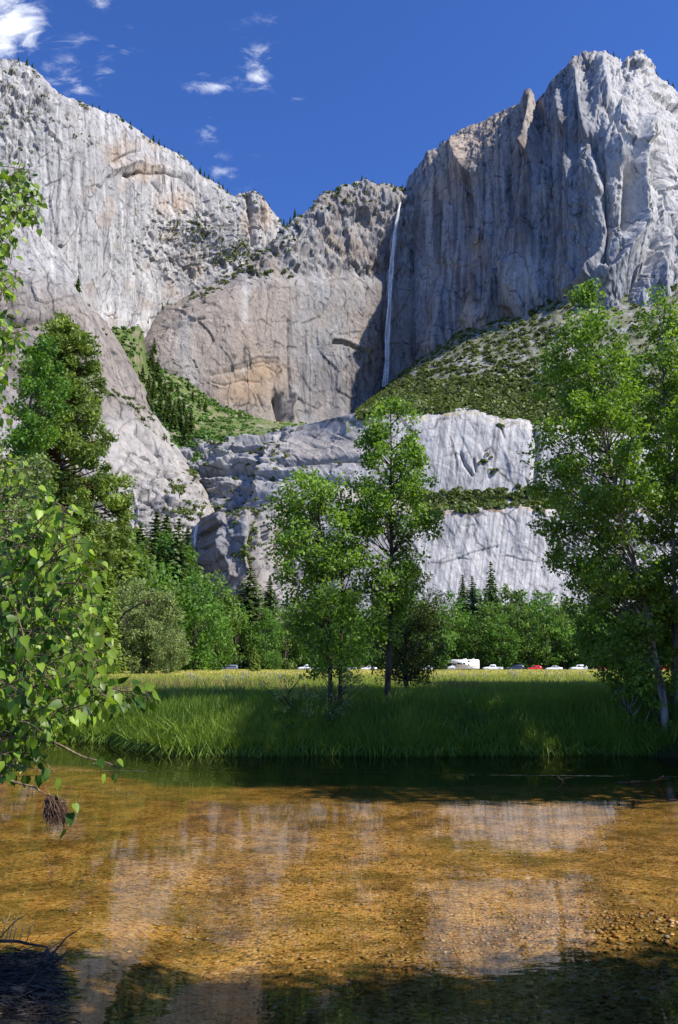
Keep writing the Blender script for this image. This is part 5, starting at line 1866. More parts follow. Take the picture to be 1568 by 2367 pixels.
def spray(mbl, mbt, pts, lead=0, size=.044, step=.075, tone=.5, dens=1.0):
    """a twig along world points with alternate hanging leaves"""
    pts = np.asarray(pts, float)
    seg = np.linalg.norm(np.diff(pts, axis=0), axis=1)
    L = np.concatenate([[0], np.cumsum(seg)])
    k = np.linspace(0, L[-1], max(4, int(L[-1] / .05)))
    fine = np.stack([np.interp(k, L, pts[:, a]) for a in range(3)], -1)
    mbt.tube(fine, np.linspace(.0030, .0012, len(fine)), 5, cap=False)
    d = lead
    sgn = 1
    while d < L[-1]:
        c = np.array([np.interp(d, L, pts[:, a]) for a in range(3)])
        if rl.random() < dens:
            t = unit(np.array([np.interp(min(d + .02, L[-1]), L, pts[:, a]) for a in range(3)]) - c + 1e-6)
            out = unit(np.cross(t, np.array([0, 1, .2])) * sgn + rl.normal(size=3) * .5)
            pet = unit(out * .8 + t * .5 + np.array([0, 0, -.25]))
            pl = .03 + .025 * rl.random()
            b = c + pet * pl
            mbt.tube([c, c + pet * pl * .6 + np.array([0, 0, .004]), b], [.0012, .001, .0008], 4, cap=False)
            ax = unit(pet * .6 + np.array([0, 0, -1.0]) * (.3 + .9 * rl.random()) + rl.normal(size=3) * .3)
            nr = unit(np.array([.35, -.8, .45]) + rl.normal(size=3) * .55)
            nr = unit(nr - ax * np.dot(nr, ax))
            big_leaf_mesh(mbl, b, ax, nr, size * (.7 + .55 * rl.random()), np.clip(tone + .42 * rl.normal(), 0, 1), .05 + .2 * rl.random())
        sgn = -sgn
        d += step * (.6 + .7 * rl.random())


def make_branch_tree():
    t = empty('cottonwood_tree', (-3.4, 4.6, .6))
    org = np.array(t.location)
    leaves, twigs = MB(), MB()
    wood = MB()
    wood.tube(np.array([[-3.4, 4.6, .3], [-3.3, 4.7, 2.0], [-3.35, 4.9, 4.0], [-3.2, 5.1, 6.2]]) - org, [.09, .075, .055, .02], 10)

    def limb(pl, r):
        w = [P(px, py, Y) for px, py, Y in pl]
        k = np.linspace(0, len(w) - 1, 6 * len(w))
        w = np.array(w)
        fine = np.stack([np.interp(k, np.arange(len(w)), w[:, a]) for a in range(3)], -1)
        fine += np.stack([gnoise(k * 1.1, a * 3.1, r * 100, 33) * .02 for a in range(3)], -1)
        twigs.tube(fine - org, np.linspace(r, .003, len(fine)), 6, cap=False)
        return fine
    limb([(-420, 1560, 4.4), (-150, 1500, 3.9), (-20, 1400, 3.7), (60, 1300, 3.6), (120, 1215, 3.6), (152, 1172, 3.6)], .016)
    limb([(-420, 1600, 4.4), (-120, 1560, 3.7), (40, 1490, 3.6), (150, 1420, 3.6), (235, 1400, 3.6)], .014)
    limb([(-400, 1620, 4.4), (-100, 1620, 3.7), (60, 1590, 3.5), (180, 1590, 3.5), (270, 1592, 3.5), (335, 1602, 3.5)], .013)
    limb([(-400, 1700, 4.4), (-120, 1720, 3.6), (20, 1700, 3.4), (110, 1715, 3.4), (190, 1745, 3.4), (278, 1778, 3.4)], .010)
    limb([(-400, 1760, 4.4), (-120, 1745, 3.5), (0, 1790, 3.3), (60, 1815, 3.3), (112, 1836, 3.3)], .009)
    limb([(-420, 1500, 4.4), (-200, 1350, 4.0), (-40, 1290, 3.8), (60, 1255, 3.7), (100, 1240, 3.7)], .012)
    ol = np.array([(1175, 120, 160), (1205, 85, 182), (1240, 50, 205), (1290, 0, 236), (1340, -40, 236), (1400, -60, 240), (1460, -60, 250), (1510, -60, 255), (1560, -60, 262), (1600, -60, 250),
                   (1640, -60, 205), (1680, -60, 130), (1720, -60, 95), (1760, -60, 50)], float)
    for n in range(460):
        py = 1175 + 585 * rl.random() ** .92
        xl, xr = np.interp(py, ol[:, 0], ol[:, 1]), np.interp(py, ol[:, 0], ol[:, 2])
        px = xl + (xr - xl) * rl.random() ** .8
        Y = 3.55 + .45 * rl.normal() * .6
        Y = float(np.clip(Y, 2.9, 4.4))
        ang = rl.normal() * .5 + (.5 if py < 1400 else .05)
        ln = 60 + 60 * rl.random()
        b = (px - ln * math.cos(ang) * .9, py + ln * math.sin(ang))
        mid = ((px + b[0]) / 2, (py + b[1]) / 2 - 10)
        w = [P(b[0], b[1], Y + .05), P(mid[0], mid[1], Y), P(px, py, Y - .05)]
        spray(leaves, twigs, np.array(w) - org, lead=.02, tone=.48, step=.045)
    # the drooping sprays at the right and bottom tips
    for pl, dn in (([(170, 1600, 3.55), (240, 1596, 3.55), (300, 1602, 3.55), (338, 1612, 3.55)], 1.5), ([(180, 1580, 3.5), (250, 1584, 3.5), (320, 1592, 3.5)], 1.3), ([(160, 1625, 3.5), (230, 1622, 3.5), (285, 1632, 3.5)], 1.3), ([(150, 1650, 3.5), (190, 1640, 3.5), (220, 1650, 3.5)], 1.2), ([(200, 1590, 3.5), (260, 1588, 3.5), (310, 1594, 3.5), (344, 1606, 3.5)], 1.5), ([(190, 1610, 3.45), (250, 1606, 3.45), (300, 1614, 3.45)], 1.4),
                   ([(215, 1765, 3.4), (245, 1766, 3.4), (280, 1776, 3.4)], .9), ([(0, 1770, 3.3), (50, 1768, 3.3), (95, 1780, 3.3), (118, 1800, 3.3)], 1.2),
                   ([(0, 1740, 3.35), (60, 1735, 3.35), (110, 1765, 3.35), (132, 1790, 3.35)], .5),
                   ([(112, 1836, 3.3), (140, 1850, 3.3), (158, 1860, 3.3)], .9), ([(130, 1880, 3.3), (142, 1892, 3.3), (150, 1906, 3.3)], 1.0),
                   ([(40, 1330, 3.5), (120, 1300, 3.5), (190, 1290, 3.5), (236, 1300, 3.5)], 1.1), ([(80, 1270, 3.5), (130, 1210, 3.5), (150, 1172, 3.5)], 1.2)):
        spray(leaves, twigs, np.array([P(*q) for q in pl]) - org, lead=.01, tone=.3, step=.036 / dn, size=.046)
    # higher sprays along the left edge
    limb([(-420, 900, 6.2), (-200, 700, 5.4), (-60, 560, 5.1), (20, 450, 5.0), (52, 370, 5.0)], .014)
    limb([(-420, 1000, 6.0), (-200, 850, 5.3), (-60, 790, 5.0), (50, 765, 5.0)], .010)
    limb([(-420, 1200, 5.6), (-200, 1100, 5.0), (-40, 1080, 4.8), (70, 1085, 4.8)], .009)
    for cx, cy, rx, ry, n in ((45, 420, 42, 45, 16), (60, 470, 38, 28, 12), (15, 520, 30, 50, 12), (8, 600, 26, 50, 9), (25, 650, 25, 20, 6), (10, 760, 34, 30, 10), (35, 775, 22, 16, 5), (5, 850, 22, 40, 8),
                              (0, 940, 20, 40, 6), (30, 1085, 42, 20, 9), (-40, 500, 40, 100, 16), (-40, 800, 40, 150, 16)):
        for k in range(int(n * 1.7)):
            px, py = cx + rx * rl.uniform(-1, 1), cy + ry * rl.uniform(-1, 1)
            Y = 5.0 + .25 * rl.normal()
            ang = rl.uniform(-.3, 1.5)
            ln = 30 + 30 * rl.random()
            w = [P(px - ln * math.cos(ang), py + ln * math.sin(ang), Y + .05), P(px - ln * .45 * math.cos(ang), py + ln * .5 * math.sin(ang) - 4, Y), P(px, py, Y)]
            spray(leaves, twigs, np.array(w) - org, lead=.01, tone=.55, step=.034, size=.05)
    leaves.build('foliage', LEAFNEAR, t, True)
    twigs.build('branches', bark_mat('twig_bark', (.10, .075, .045), (.26, .20, .12), 30), t, True)
    wood.build('trunk', BARK, t, True)
    return tag(t, 'leafy cottonwood reaching in from the left with large heart shaped leaves', 'tree')


make_branch_tree()

# clump of flood debris caught on the lowest twig
mb = MB()
top = P(112, 1836, 3.3)
for k in range(300):
    a = rl.random() * 6.28
    rr_ = .030 * rl.random() ** .5
    ln = .03 + .085 * rl.random()
    s = top + np.array([rr_ * math.cos(a) * .8 + .018, rr_ * math.sin(a), -.005 - .025 * rl.random()])
    e = s + np.array([.022 + .016 * rl.normal() * .8 + .5 * rr_ * math.cos(a), .02 * rl.normal(), -ln])
    mb.tube([s, (s + e) / 2 + rl.normal(size=3) * .011, e], [.0019, .0016, .0005], 4, tone=rl.random(), cap=False)
tag(mb.build('debris_clump', simple_mat('dry_roots', (.10, .055, .032), .95, noise=.4, nscale=60)), 'brown clump of dried roots hanging from the tip of the lowest left branch', 'debris clump')

# ---------------------------------------------------------------- grass of the bank and the meadow
rg = np.random.default_rng(321)
GRASSB = leaf_mat('bank_grass', (.04, .095, .008), (.30, .42, .05), .33, .5, .3)
GRASSM = leaf_mat('meadow_grass', (.16, .25, .028), (.58, .52, .15), .35, .6, .2, (1.2, 1.15, .6))


def blades(x, y, z, h, w, lean, tone):
    n = len(x)
    C = np.stack([x, y, z + h * .46], -1)
    U = np.stack([lean * rg.normal(size=n) * h * .5, lean * rg.normal(size=n) * h * .5, h * .55], -1)
    a = rg.random(n) * math.pi
    a = np.where(rg.random(n) < .6, rg.normal(size=n) * .5, a)
    W = np.stack([np.cos(a) * w, np.sin(a) * w, 0 * w], -1)
    return C, U, W, tone


def blade_mesh(parts, name, mat, label, cat):
    mb = MB()
    for C, U, W, t in parts:
        mb.quads(C, U, W, t)
    return tag(mb.build(name, mat), label, cat, kind='stuff')


n = 125000
x = rg.uniform(-17, 15, n)
t = rg.random(n) ** 1.6 * 18 - .12
y = far_edge(x) + t
z = ground_z(x, y)
patch = fbm(x * .35, y * .35, 0, 61, 4)
h = (.27 + .24 * rg.random(n) + .20 * patch) * (1 + .25 * smooth(3, 0, t))
tone = np.clip(.42 + .5 * patch + .3 * (rg.random(n) - .5) + .18 * smooth(4, 14, t), 0, 1)
pa = blades(x, y, z, h.clip(.15, 1.2), .007 + .006 * rg.random(n) + .0005 * (y - 22), .4, tone)
# long blades leaning out over the water
n2 = 9000
x = rg.uniform(-17, 15, n2)
y = far_edge(x) + rg.uniform(-.25, .35, n2)
z = np.maximum(ground_z(x, y), -.02)
pb = blades(x, y, z, .35 + .35 * rg.random(n2), .012 + .006 * rg.random(n2), .75, np.clip(.35 + .4 * rg.random(n2), 0, 1))
blade_mesh([pa, pb], 'bank_grass', GRASSB, 'tall green grass on the far river bank, lit at left and shaded at right', 'grass')

n3 = 9000
x = rg.uniform(-15, 14, n3)
t = rg.random(n3) ** .8 * 16 + .4
y = far_edge(x) + t
keep = fbm(x * .3, y * .3, 0, 65, 3) + .25 * smooth(4, -4, x) * smooth(1, 3, t) > .12
x, y, t = x[keep], y[keep], t[keep]
pd = blades(x, y, ground_z(x, y), .35 + .4 * rg.random(len(x)), .009 + .0006 * (y - 22) + .004 * rg.random(len(x)), .4, rg.random(len(x)))
blade_mesh([pd], 'dry_grass', leaf_mat('dry_grass_blades', (.16, .12, .045), (.42, .33, .13), .25, .7, .1, (1.2, 1.1, .8)), 'patches of tan dry grass among the green on the far bank', 'grass')

n = 90000
y = 38 * (196 / 38.0) ** rg.random(n)
x = (rg.uniform(-.56, .52, n)) * y
z = ground_z(x, y)
patch = fbm(x * .06, y * .05, 0, 62, 5)
fine = fbm(x * .5, y * .3, 0, 63, 3)
tone = np.clip(.25 + .55 * smooth(45, 120, y) + .35 * patch + .2 * fine + .2 * (rg.random(n) - .5), 0, 1)
h = .30 + .22 * rg.random(n) + .10 * patch
pm = blades(x, y, z, h.clip(.12, 1), (.012 + .0011 * (y - 30)) * (.7 + .6 * rg.random(n)), .3, tone)
blade_mesh([pm], 'meadow_grass', GRASSM, 'yellow green meadow grass between the river bank and the road', 'grass')

# milkweed standing above the meadow grass
STEM = leaf_mat('milkweed_leaves', (.10, .15, .06), (.22, .27, .12), .2)
FLOWER = simple_mat('milkweed_flower', (.50, .44, .40), .8)


def milkweed_meshes(seed):
    r = np.random.default_rng(seed)
    s, f = MB(), MB()
    for k in range(4):
        bx, by = r.normal(size=2) * .13
        hh = .75 + .35 * r.random()
        s.tube([[bx, by, 0], [bx * 1.2, by * 1.2, hh * .5], [bx * 1.5, by * 1.5, hh]], [.012, .010, .006], 5, tone=.5)
        nl = 9
        zz = hh * (.25 + .7 * (np.arange(nl) + .5) / nl)
        a = np.arange(nl) * 2.4 + r.random() * 6
        d = np.stack([np.cos(a), np.sin(a), .35 + 0 * a], -1)
        s.quads(np.stack([bx * 1.3 + 0 * a, by * 1.3 + 0 * a, zz], -1) + d * .09, d * .10, np.stack([-np.sin(a), np.cos(a), 0 * a], -1) * .045, .4 + .4 * r.random(nl))
        for q in range(2):
            c = np.array([bx * 1.5 + r.normal() * .05, by * 1.5 + r.normal() * .05, hh - .1 * q + .03])
            dd = unit(r.normal(size=(14, 3)))
            f.quads(c + dd * .05, unit(np.cross(dd, r.normal(size=(14, 3)))) * .03, unit(np.cross(dd, [.3, .5, .2])) * .03, .5)
    sm, fm = s.mesh('leaves'), f.mesh('flower_head')
    sm.materials.append(STEM)
    fm.materials.append(FLOWER)
    return sm, fm


MW = [milkweed_meshes(s) for s in (71, 72, 73)]
rm = random.Random(17)
spots = [(rm.uniform(430, 690), rm.uniform(1569, 1592)) for k in range(24)] + [(rm.uniform(955, 1380), rm.uniform(1566, 1586)) for k in range(34)]
for k, (px, py) in enumerate(spots):
    Y = float(np.interp(py, [1566, 1578, 1592], [95, 62, 44]))
    g = 'milkweed on the left part of the meadow' if px < 800 else 'milkweed on the right part of the meadow'
    q = P(px, 1575, Y)
    t = empty('milkweed_plant', (float(q[0]), Y, float(ground_z(q[0], Y))), rm.random() * 6)
    sc = rm.uniform(.5, .85)
    t.scale = (sc, sc, sc)
    link('leaves', MW[k % 3][0], t)
    link('blossoms', MW[k % 3][1], t)
    tag(t, 'pale flowered milkweed in the sunny meadow left of the twin cottonwood' if px < 800 else 'pale flowered milkweed in the sunny meadow right of the cedar', 'wildflower', g)

# ---------------------------------------------------------------- pebbles of the shallow bar
PEB = simple_mat('pebble_stone', (.42, .26, .11), .75)


def pebble_mat():
    m, nt, N, L, out = new_mat('pebbles')
    at = N.new('ShaderNodeAttribute')
    at.attribute_name = 'tone'
    r = ramp(N, [(0, (.14, .07, .02)), (.3, (.38, .20, .05)), (.55, (.52, .30, .09)), (.75, (.50, .22, .07)), (.93, (.55, .40, .22)), (1, (.30, .27, .24))])
    L.new(at.outputs['Fac'], r.inputs[0])
    b = N.new('ShaderNodeBsdfPrincipled')
    b.inputs['Roughness'].default_value = .55
    L.new(r.outputs[0], b.inputs['Base Color'])
    L.new(b.outputs[0], out.inputs[0])
    return m


OCT = np.array([[1, 0, 0], [.5, .5, .5], [0, 1, 0], [-.5, .5, .5], [-1, 0, 0], [-.5, -.5, .5], [0, -1, 0], [.5, -.5, .5], [0, 0, .8], [0, 0, -.8]], float)
OCT[[1, 3, 5, 7]] *= 1.25
OF = [[0, 1, 7], [2, 3, 1], [4, 5, 3], [6, 7, 5], [1, 3, 5, 7], [0, 2, 1], [2, 4, 3], [4, 6, 5], [6, 0, 7], [0, 9, 2], [2, 9, 4], [4, 9, 6], [6, 9, 0]]
nP = 30000
x = rg.uniform(-4.5, 7.5, nP)
y = rg.uniform(4.6, 13.5, nP)
wgt = np.exp(-(((x - 3.7) / 2.6) ** 2 + ((y - 7.7) / 1.4) ** 2)) + .04
keep = rg.random(nP) < wgt
x, y, wgt = x[keep], y[keep], wgt[keep]
zz = ground_z(x, y)
s = (.008 + .017 * rg.random(len(x)) ** 2.5) * (1 + .25 * (wgt > .8))
R3 = rg.random((len(x), 1, 1)) * 6.28
base = OCT[None] * (s[:, None, None] * (.7 + .6 * rg.random((len(x), 1, 3))) * np.array([1.25, 1, .62])) * (1 + .25 * rg.normal(size=(len(x), 10, 1)) * .5)
ca, sa = np.cos(R3[..., 0]), np.sin(R3[..., 0])
V = np.stack([base[..., 0] * ca - base[..., 1] * sa, base[..., 0] * sa + base[..., 1] * ca, base[..., 2]], -1) + np.stack([x, y, zz + s * .22], -1)[:, None, :]
loops = np.array([v for f in OF for v in f])
tot = np.array([len(f) for f in OF])
mb = MB()
mb.add(V.reshape(-1, 3), (loops[None, :] + 10 * np.arange(len(x))[:, None]).ravel(), np.tile(tot, len(x)), np.repeat(rg.random(len(x)), 10))
tag(mb.build('pebbles', pebble_mat(), smooth_shade=True), 'amber and tan pebbles of the shallow gravel bar at lower right', 'pebbles', kind='stuff')

# ---------------------------------------------------------------- driftwood on the near bank, sticks in the far water
DEAD = bark_mat('dead_wood', (.028, .022, .017), (.12, .10, .08), 14)
STRAW = simple_mat('dry_straw', (.55, .42, .22), .8, noise=.3, nscale=30)


def at_z(px, py, z=0.0):
    xc, yc = (px - 784) / FPX, (1183.5 - py) / FPX
    d = np.array([xc, math.cos(PITCH) - yc * math.sin(PITCH), math.sin(PITCH) + yc * math.cos(PITCH)])
    return np.array([0, 0, CAM_Z]) + d * ((z - CAM_Z) / d[2])


def stick(pts, r, label, name='driftwood_branch', side=None, cat='driftwood', mat=None):
    w = np.array([at_z(px, py, z) for px, py, z in pts])
    k = np.linspace(0, len(w) - 1, 6 * len(w))
    fine = np.stack([np.interp(k, np.arange(len(w)), w[:, a]) for a in range(3)], -1)
    fine += np.stack([gnoise(k * .9, a * 2.7, r * 90, 55) * r * 1.2 for a in range(3)], -1)
    mb = MB()
    mb.tube(fine, np.linspace(r, r * .45, len(fine)) * (1 + .15 * gnoise(k * 2.3, .1, 0, 56)), 8)
    rs = np.random.default_rng(int(px * 7 + py))
    for s_ in range(side or 0):
        i0 = int(rs.integers(3, len(fine) - 3))
        d = rs.normal(size=3) * np.array([.10, .08, .06]) + np.array([.05, 0, .10])
        mb.tube([fine[i0], fine[i0] + d * .5 + rs.normal(size=3) * .02, fine[i0] + d], [r * .45, r * .3, r * .12], 5, cap=False)
    return tag(mb.build(name, mat or DEAD, smooth_shade=True), label, cat)


stick([(-60, 2172, .14), (40, 2176, .14), (80, 2182, .12), (112, 2192, .06)], .014, 'dark curved driftwood branch along the top of the near left bank', side=3)
stick([(-60, 2232, .10), (0, 2236, .10), (42, 2240, .08)], .016, 'short pale weathered log end at the left edge of the near bank', side=1)
stick([(40, 2238, .05), (110, 2240, .06), (140, 2238, .05)], .012, 'thin dark driftwood stick lying level across the near bank', side=2)
stick([(108, 2200, .16), (118, 2225, .12), (134, 2258, .05)], .020, 'stubby upright dead stem with a pale side on the near left bank', side=4)
stick([(106, 2240, .05), (122, 2258, .04), (140, 2278, .02)], .011, 'slim stick slanting down to the water below the stubby dead stem', side=2)
stick([(20, 2300, .12), (80, 2296, .12), (130, 2312, .05)], .030, 'grey bleached driftwood log low in the bottom left corner', side=2)
stick([(1290, 1797, .10), (1300, 1802, .03), (1304, 1812, -.1)], .022, 'small curved twig poking up from the dark water at right', side=1)
stick([(1505, 1808, -.05), (1520, 1802, .05), (1534, 1796, .20)], .028, 'reddish broken stick leaning out of the far water at right', mat=BARKR, side=1)
stick([(1420, 1809, -.02), (1455, 1807, .03), (1500, 1806, .02)], .020, 'dark floating stick beside the reddish leaning stick', side=1)
for k, (x0, y0) in enumerate(((4, 2168), (14, 2170), (22, 2172), (30, 2174), (45, 2176), (62, 2178))):
    r = random.Random(k)
    w0 = at_z(x0, y0, .12)
    h = .13 + .07 * r.random()
    pts = [w0, w0 + np.array([.02, 0, h * .55]), w0 + np.array([.035 + .03 * r.random(), .0, h])]
    mb = MB()
    mb.tube(pts, [.004, .0035, .0015], 5)
    mb.tube([pts[1], pts[1] + np.array([-.02, 0, .06])], [.0025, .001], 4)
    tag(mb.build('grass_stalk', STRAW), 'dry straw coloured stalk bent over the dark curved driftwood branch', 'stalk', 'dry stalks on the near bank')
mb = MB()
for k in range(700):
    px, py = rl.uniform(-80, 150) + 60 * rl.random() ** 3, rl.uniform(2185, 2380)
    if px > 110 + (py - 2200) * .35 + 30 * rl.normal():
        continue
    b = at_z(px, py, .08)
    b[2] = ground_z(b[0], b[1]) + .02 + .05 * rl.random()
    a = rl.normal() * .6
    ln = .05 + .22 * rl.random() ** 2
    d = np.array([math.cos(a), math.sin(a) * .8, rl.normal() * .18]) * ln
    mb.tube([b - d * .5, b + np.array([0, 0, .012 * rl.normal()]), b + d * .5], [.004, .0045, .002], 4, tone=rl.random(), cap=False)
tag(mb.build('twig_litter', DEAD), 'tangle of dark twigs and flood litter on the near left bank', 'twigs', kind='stuff')

# ---------------------------------------------------------------- vehicles parked along the far road
GLASS = simple_mat('dark_glass', (.02, .025, .03), .12, spec=.6)
TYRE = simple_mat('tyre_rubber', (.02, .02, .02), .85)
RIM = simple_mat('wheel_rim', (.45, .46, .47), .35, .8)
LAMP = simple_mat('headlight_glass', (.75, .78, .8), .15)
TAIL = simple_mat('tail_light', (.45, .02, .02), .3)
TRIM = simple_mat('bumper_trim', (.06, .06, .065), .6)
_paints = {}


def paint(name, c):
    if name not in _paints:
        m = simple_mat('paint_' + name, c, .28, spec=.6)
        _paints[name] = m
    return _paints[name]


def loft(stations, mb):
    """stations: (x, [(half width, z) up the side])"""
    k = len(stations[0][1])
    V = []
    for x, side in stations:
        V += [(x, -w, z) for w, z in side] + [(x, w, z) for w, z in reversed(side)]
    m = 2 * k
    loops, tot = [], []
    for i in range(len(stations) - 1):
        for j in range(m):
            a, b = i * m + j, i * m + (j + 1) % m
            loops += [a, b, b + m, a + m]
            tot.append(4)
    loops += list(range(m))[::-1] + [(len(stations) - 1) * m + j for j in range(m)]
    tot += [m, m]
    mb.add(V, loops, tot)


def wheel(t, x, y, r, w=.22):
    mb = MB()
    mb.tube([[x, y - w / 2, r], [x, y - w / 2 + .03, r], [x, y + w / 2 - .03, r], [x, y + w / 2, r]], [r * .9, r, r, r * .9], 16)
    ty = mb.build('wheel', TYRE, t, False)
    mb = MB()
    s = 1 if y > 0 else -1
    mb.tube([[x, y + s * (w / 2 + .004), r], [x, y + s * (w / 2 + .02), r]], [r * .62, r * .5], 12)
    mb.build('rim', RIM, ty)


def vehicle(name, kind, color, label, cat, loc, rz=math.pi):
    """front points to +x before turning; lengths in metres"""
    t = empty(name, loc, rz)
    pm = paint(*color)
    mb = MB()
    g = MB()

    def ring(hw, z0, z1, z2, cw, zt):
        return [(hw * .86, z0), (hw, z0 + .14), (hw, z1), (hw * .96, z2), (cw, zt)]
    if kind == 'sedan':
        L, hw, r = 4.6, .90, .33
        st = [(-2.3, .35, .62, .82, .62, .84), (-2.22, .28, .70, .95, .70, .97), (-1.55, .24, .72, 1.00, .74, 1.02), (-1.05, .24, .72, .98, .62, 1.36), (-.45, .24, .72, .96, .62, 1.46), (.25, .24, .72, .95, .61, 1.44),
              (1.0, .24, .72, .93, .70, .97), (1.7, .24, .70, .86, .72, .90), (2.2, .28, .62, .72, .66, .76), (2.32, .36, .52, .60, .58, .62)]
        win = [((-1.42, 1.04), (-.98, 1.32), (.15, 1.40), (.85, 1.02)), None]
        wx = (-1.38, 1.40)
        ww = (.95, .60, 1.0)
    elif kind == 'suv':
        L, hw, r = 4.7, .94, .37
        st = [(-2.35, .42, .72, .95, .72, 1.0), (-2.28, .34, .80, 1.10, .76, 1.50), (-2.05, .30, .82, 1.12, .70, 1.72), (-.8, .30, .82, 1.10, .70, 1.78), (.25, .30, .82, 1.08, .69, 1.74),
              (.95, .30, .82, 1.06, .74, 1.12), (1.7, .30, .80, 1.00, .78, 1.04), (2.22, .34, .72, .86, .72, .92), (2.36, .44, .62, .72, .64, .74)]
        win = [((-2.0, 1.16), (-1.85, 1.60), (.15, 1.66), (.82, 1.14)), None]
        wx = (-1.42, 1.42)
        ww = (.95, .66, 1.1)
    elif kind == 'hatch':
        L, hw, r = 4.0, .86, .32
        st = [(-2.0, .36, .68, .92, .66, .96), (-1.92, .28, .74, 1.02, .66, 1.30), (-1.5, .24, .76, 1.02, .62, 1.50), (-.5, .24, .76, .99, .62, 1.55), (.3, .24, .76, .97, .61, 1.50), (1.0, .24, .75, .95, .70, .99),
              (1.6, .26, .70, .86, .70, .90), (1.95, .30, .60, .70, .62, .74), (2.03, .38, .52, .60, .56, .62)]
        win = [((-1.6, 1.06), (-1.35, 1.40), (.2, 1.45), (.85, 1.03)), None]
        wx = (-1.2, 1.22)
        ww = (.9, .58, 1.0)
    elif kind == 'pickup':
        L, hw, r = 5.5, .96, .39
        st = [(-2.75, .46, .80, 1.12, .90, 1.14), (-2.68, .40, .84, 1.16, .92, 1.18), (-.72, .36, .84, 1.14, .92, 1.16), (-.66, .36, .84, 1.14, .72, 1.72), (-.2, .36, .84, 1.12, .70, 1.82), (.55, .36, .84, 1.12, .70, 1.80),
              (1.2, .36, .84, 1.10, .80, 1.16), (2.1, .36, .82, 1.06, .82, 1.10), (2.62, .40, .76, .96, .78, 1.0), (2.76, .48, .66, .80, .70, .82)]
        win = [((-.58, 1.20), (-.50, 1.68), (.48, 1.70), (1.05, 1.20)), None]
        wx = (-1.65, 1.75)
        ww = (1.05, .66, 1.15)
    loft([(s[0], ring(hw * min(1, .82 + .18 * min(1, (abs(abs(s[0]) - L / 2)) / .35)), *s[1:]) if False else ring(hw * (.90 if abs(s[0]) > L / 2 - .1 else 1), *s[1:])) for s in st], mb)
    b = mb.build('body', pm, t, True)
    # side glass, one panel each side, plus windscreen and rear screen
    q = win[0]
    for s in (-1, 1):
        def yw(z):
            f = (z - q[0][1]) / (q[1][1] - q[0][1] + 1e-6)
            return s * (hw * .965 + (ww[1] + .05 - hw * .965) * min(max(f, 0), 1) + .012)
        V = [(x, yw(z), z) for x, z in q]
        V2 = [(x, yy - s * .03, z) for x, yy, z in V]
        f = [0, 1, 2, 3] if s < 0 else [3, 2, 1, 0]
        g.add(V + V2, f + [4 + i for i in f[::-1]], [4, 4])
        # door pillar splits the panel
    g.build('window', GLASS, t)
    sc = MB()
    x0, z0 = q[3]
    x1, z1 = q[2]
    V = [(x0 + .20, -hw * .78, z0 + .0), (x0 + .20, hw * .78, z0 + .0), (x1 + .16, ww[1], z1 + .0), (x1 + .16, -ww[1], z1 + .0)]
    sc.add(V, [0, 1, 2, 3], [4])
    sc.build('windscreen', GLASS, t)
    for s in (-1, 1):
        m = MB()
        m.box((L / 2 - .10, s * hw * .66, .72 if kind in ('sedan', 'hatch') else .86), (.16, .30, .14))
        m.build('headlight', LAMP, t)
        m = MB()
        m.box((-L / 2 + .06, s * hw * .72, .84 if kind in ('sedan', 'hatch') else 1.0), (.12, .26, .18))
        m.build('tail_light', TAIL, t)
        for x in wx:
            wheel(t, x, s * (hw - .10), r)
    m = MB()
    m.box((L / 2 - .02, 0, .42), (.14, hw * 1.7, .16))
    m.box((-L / 2 + .02, 0, .46), (.14, hw * 1.7, .16))
    m.build('bumper', TRIM, t)
    return tag(t, label, cat)


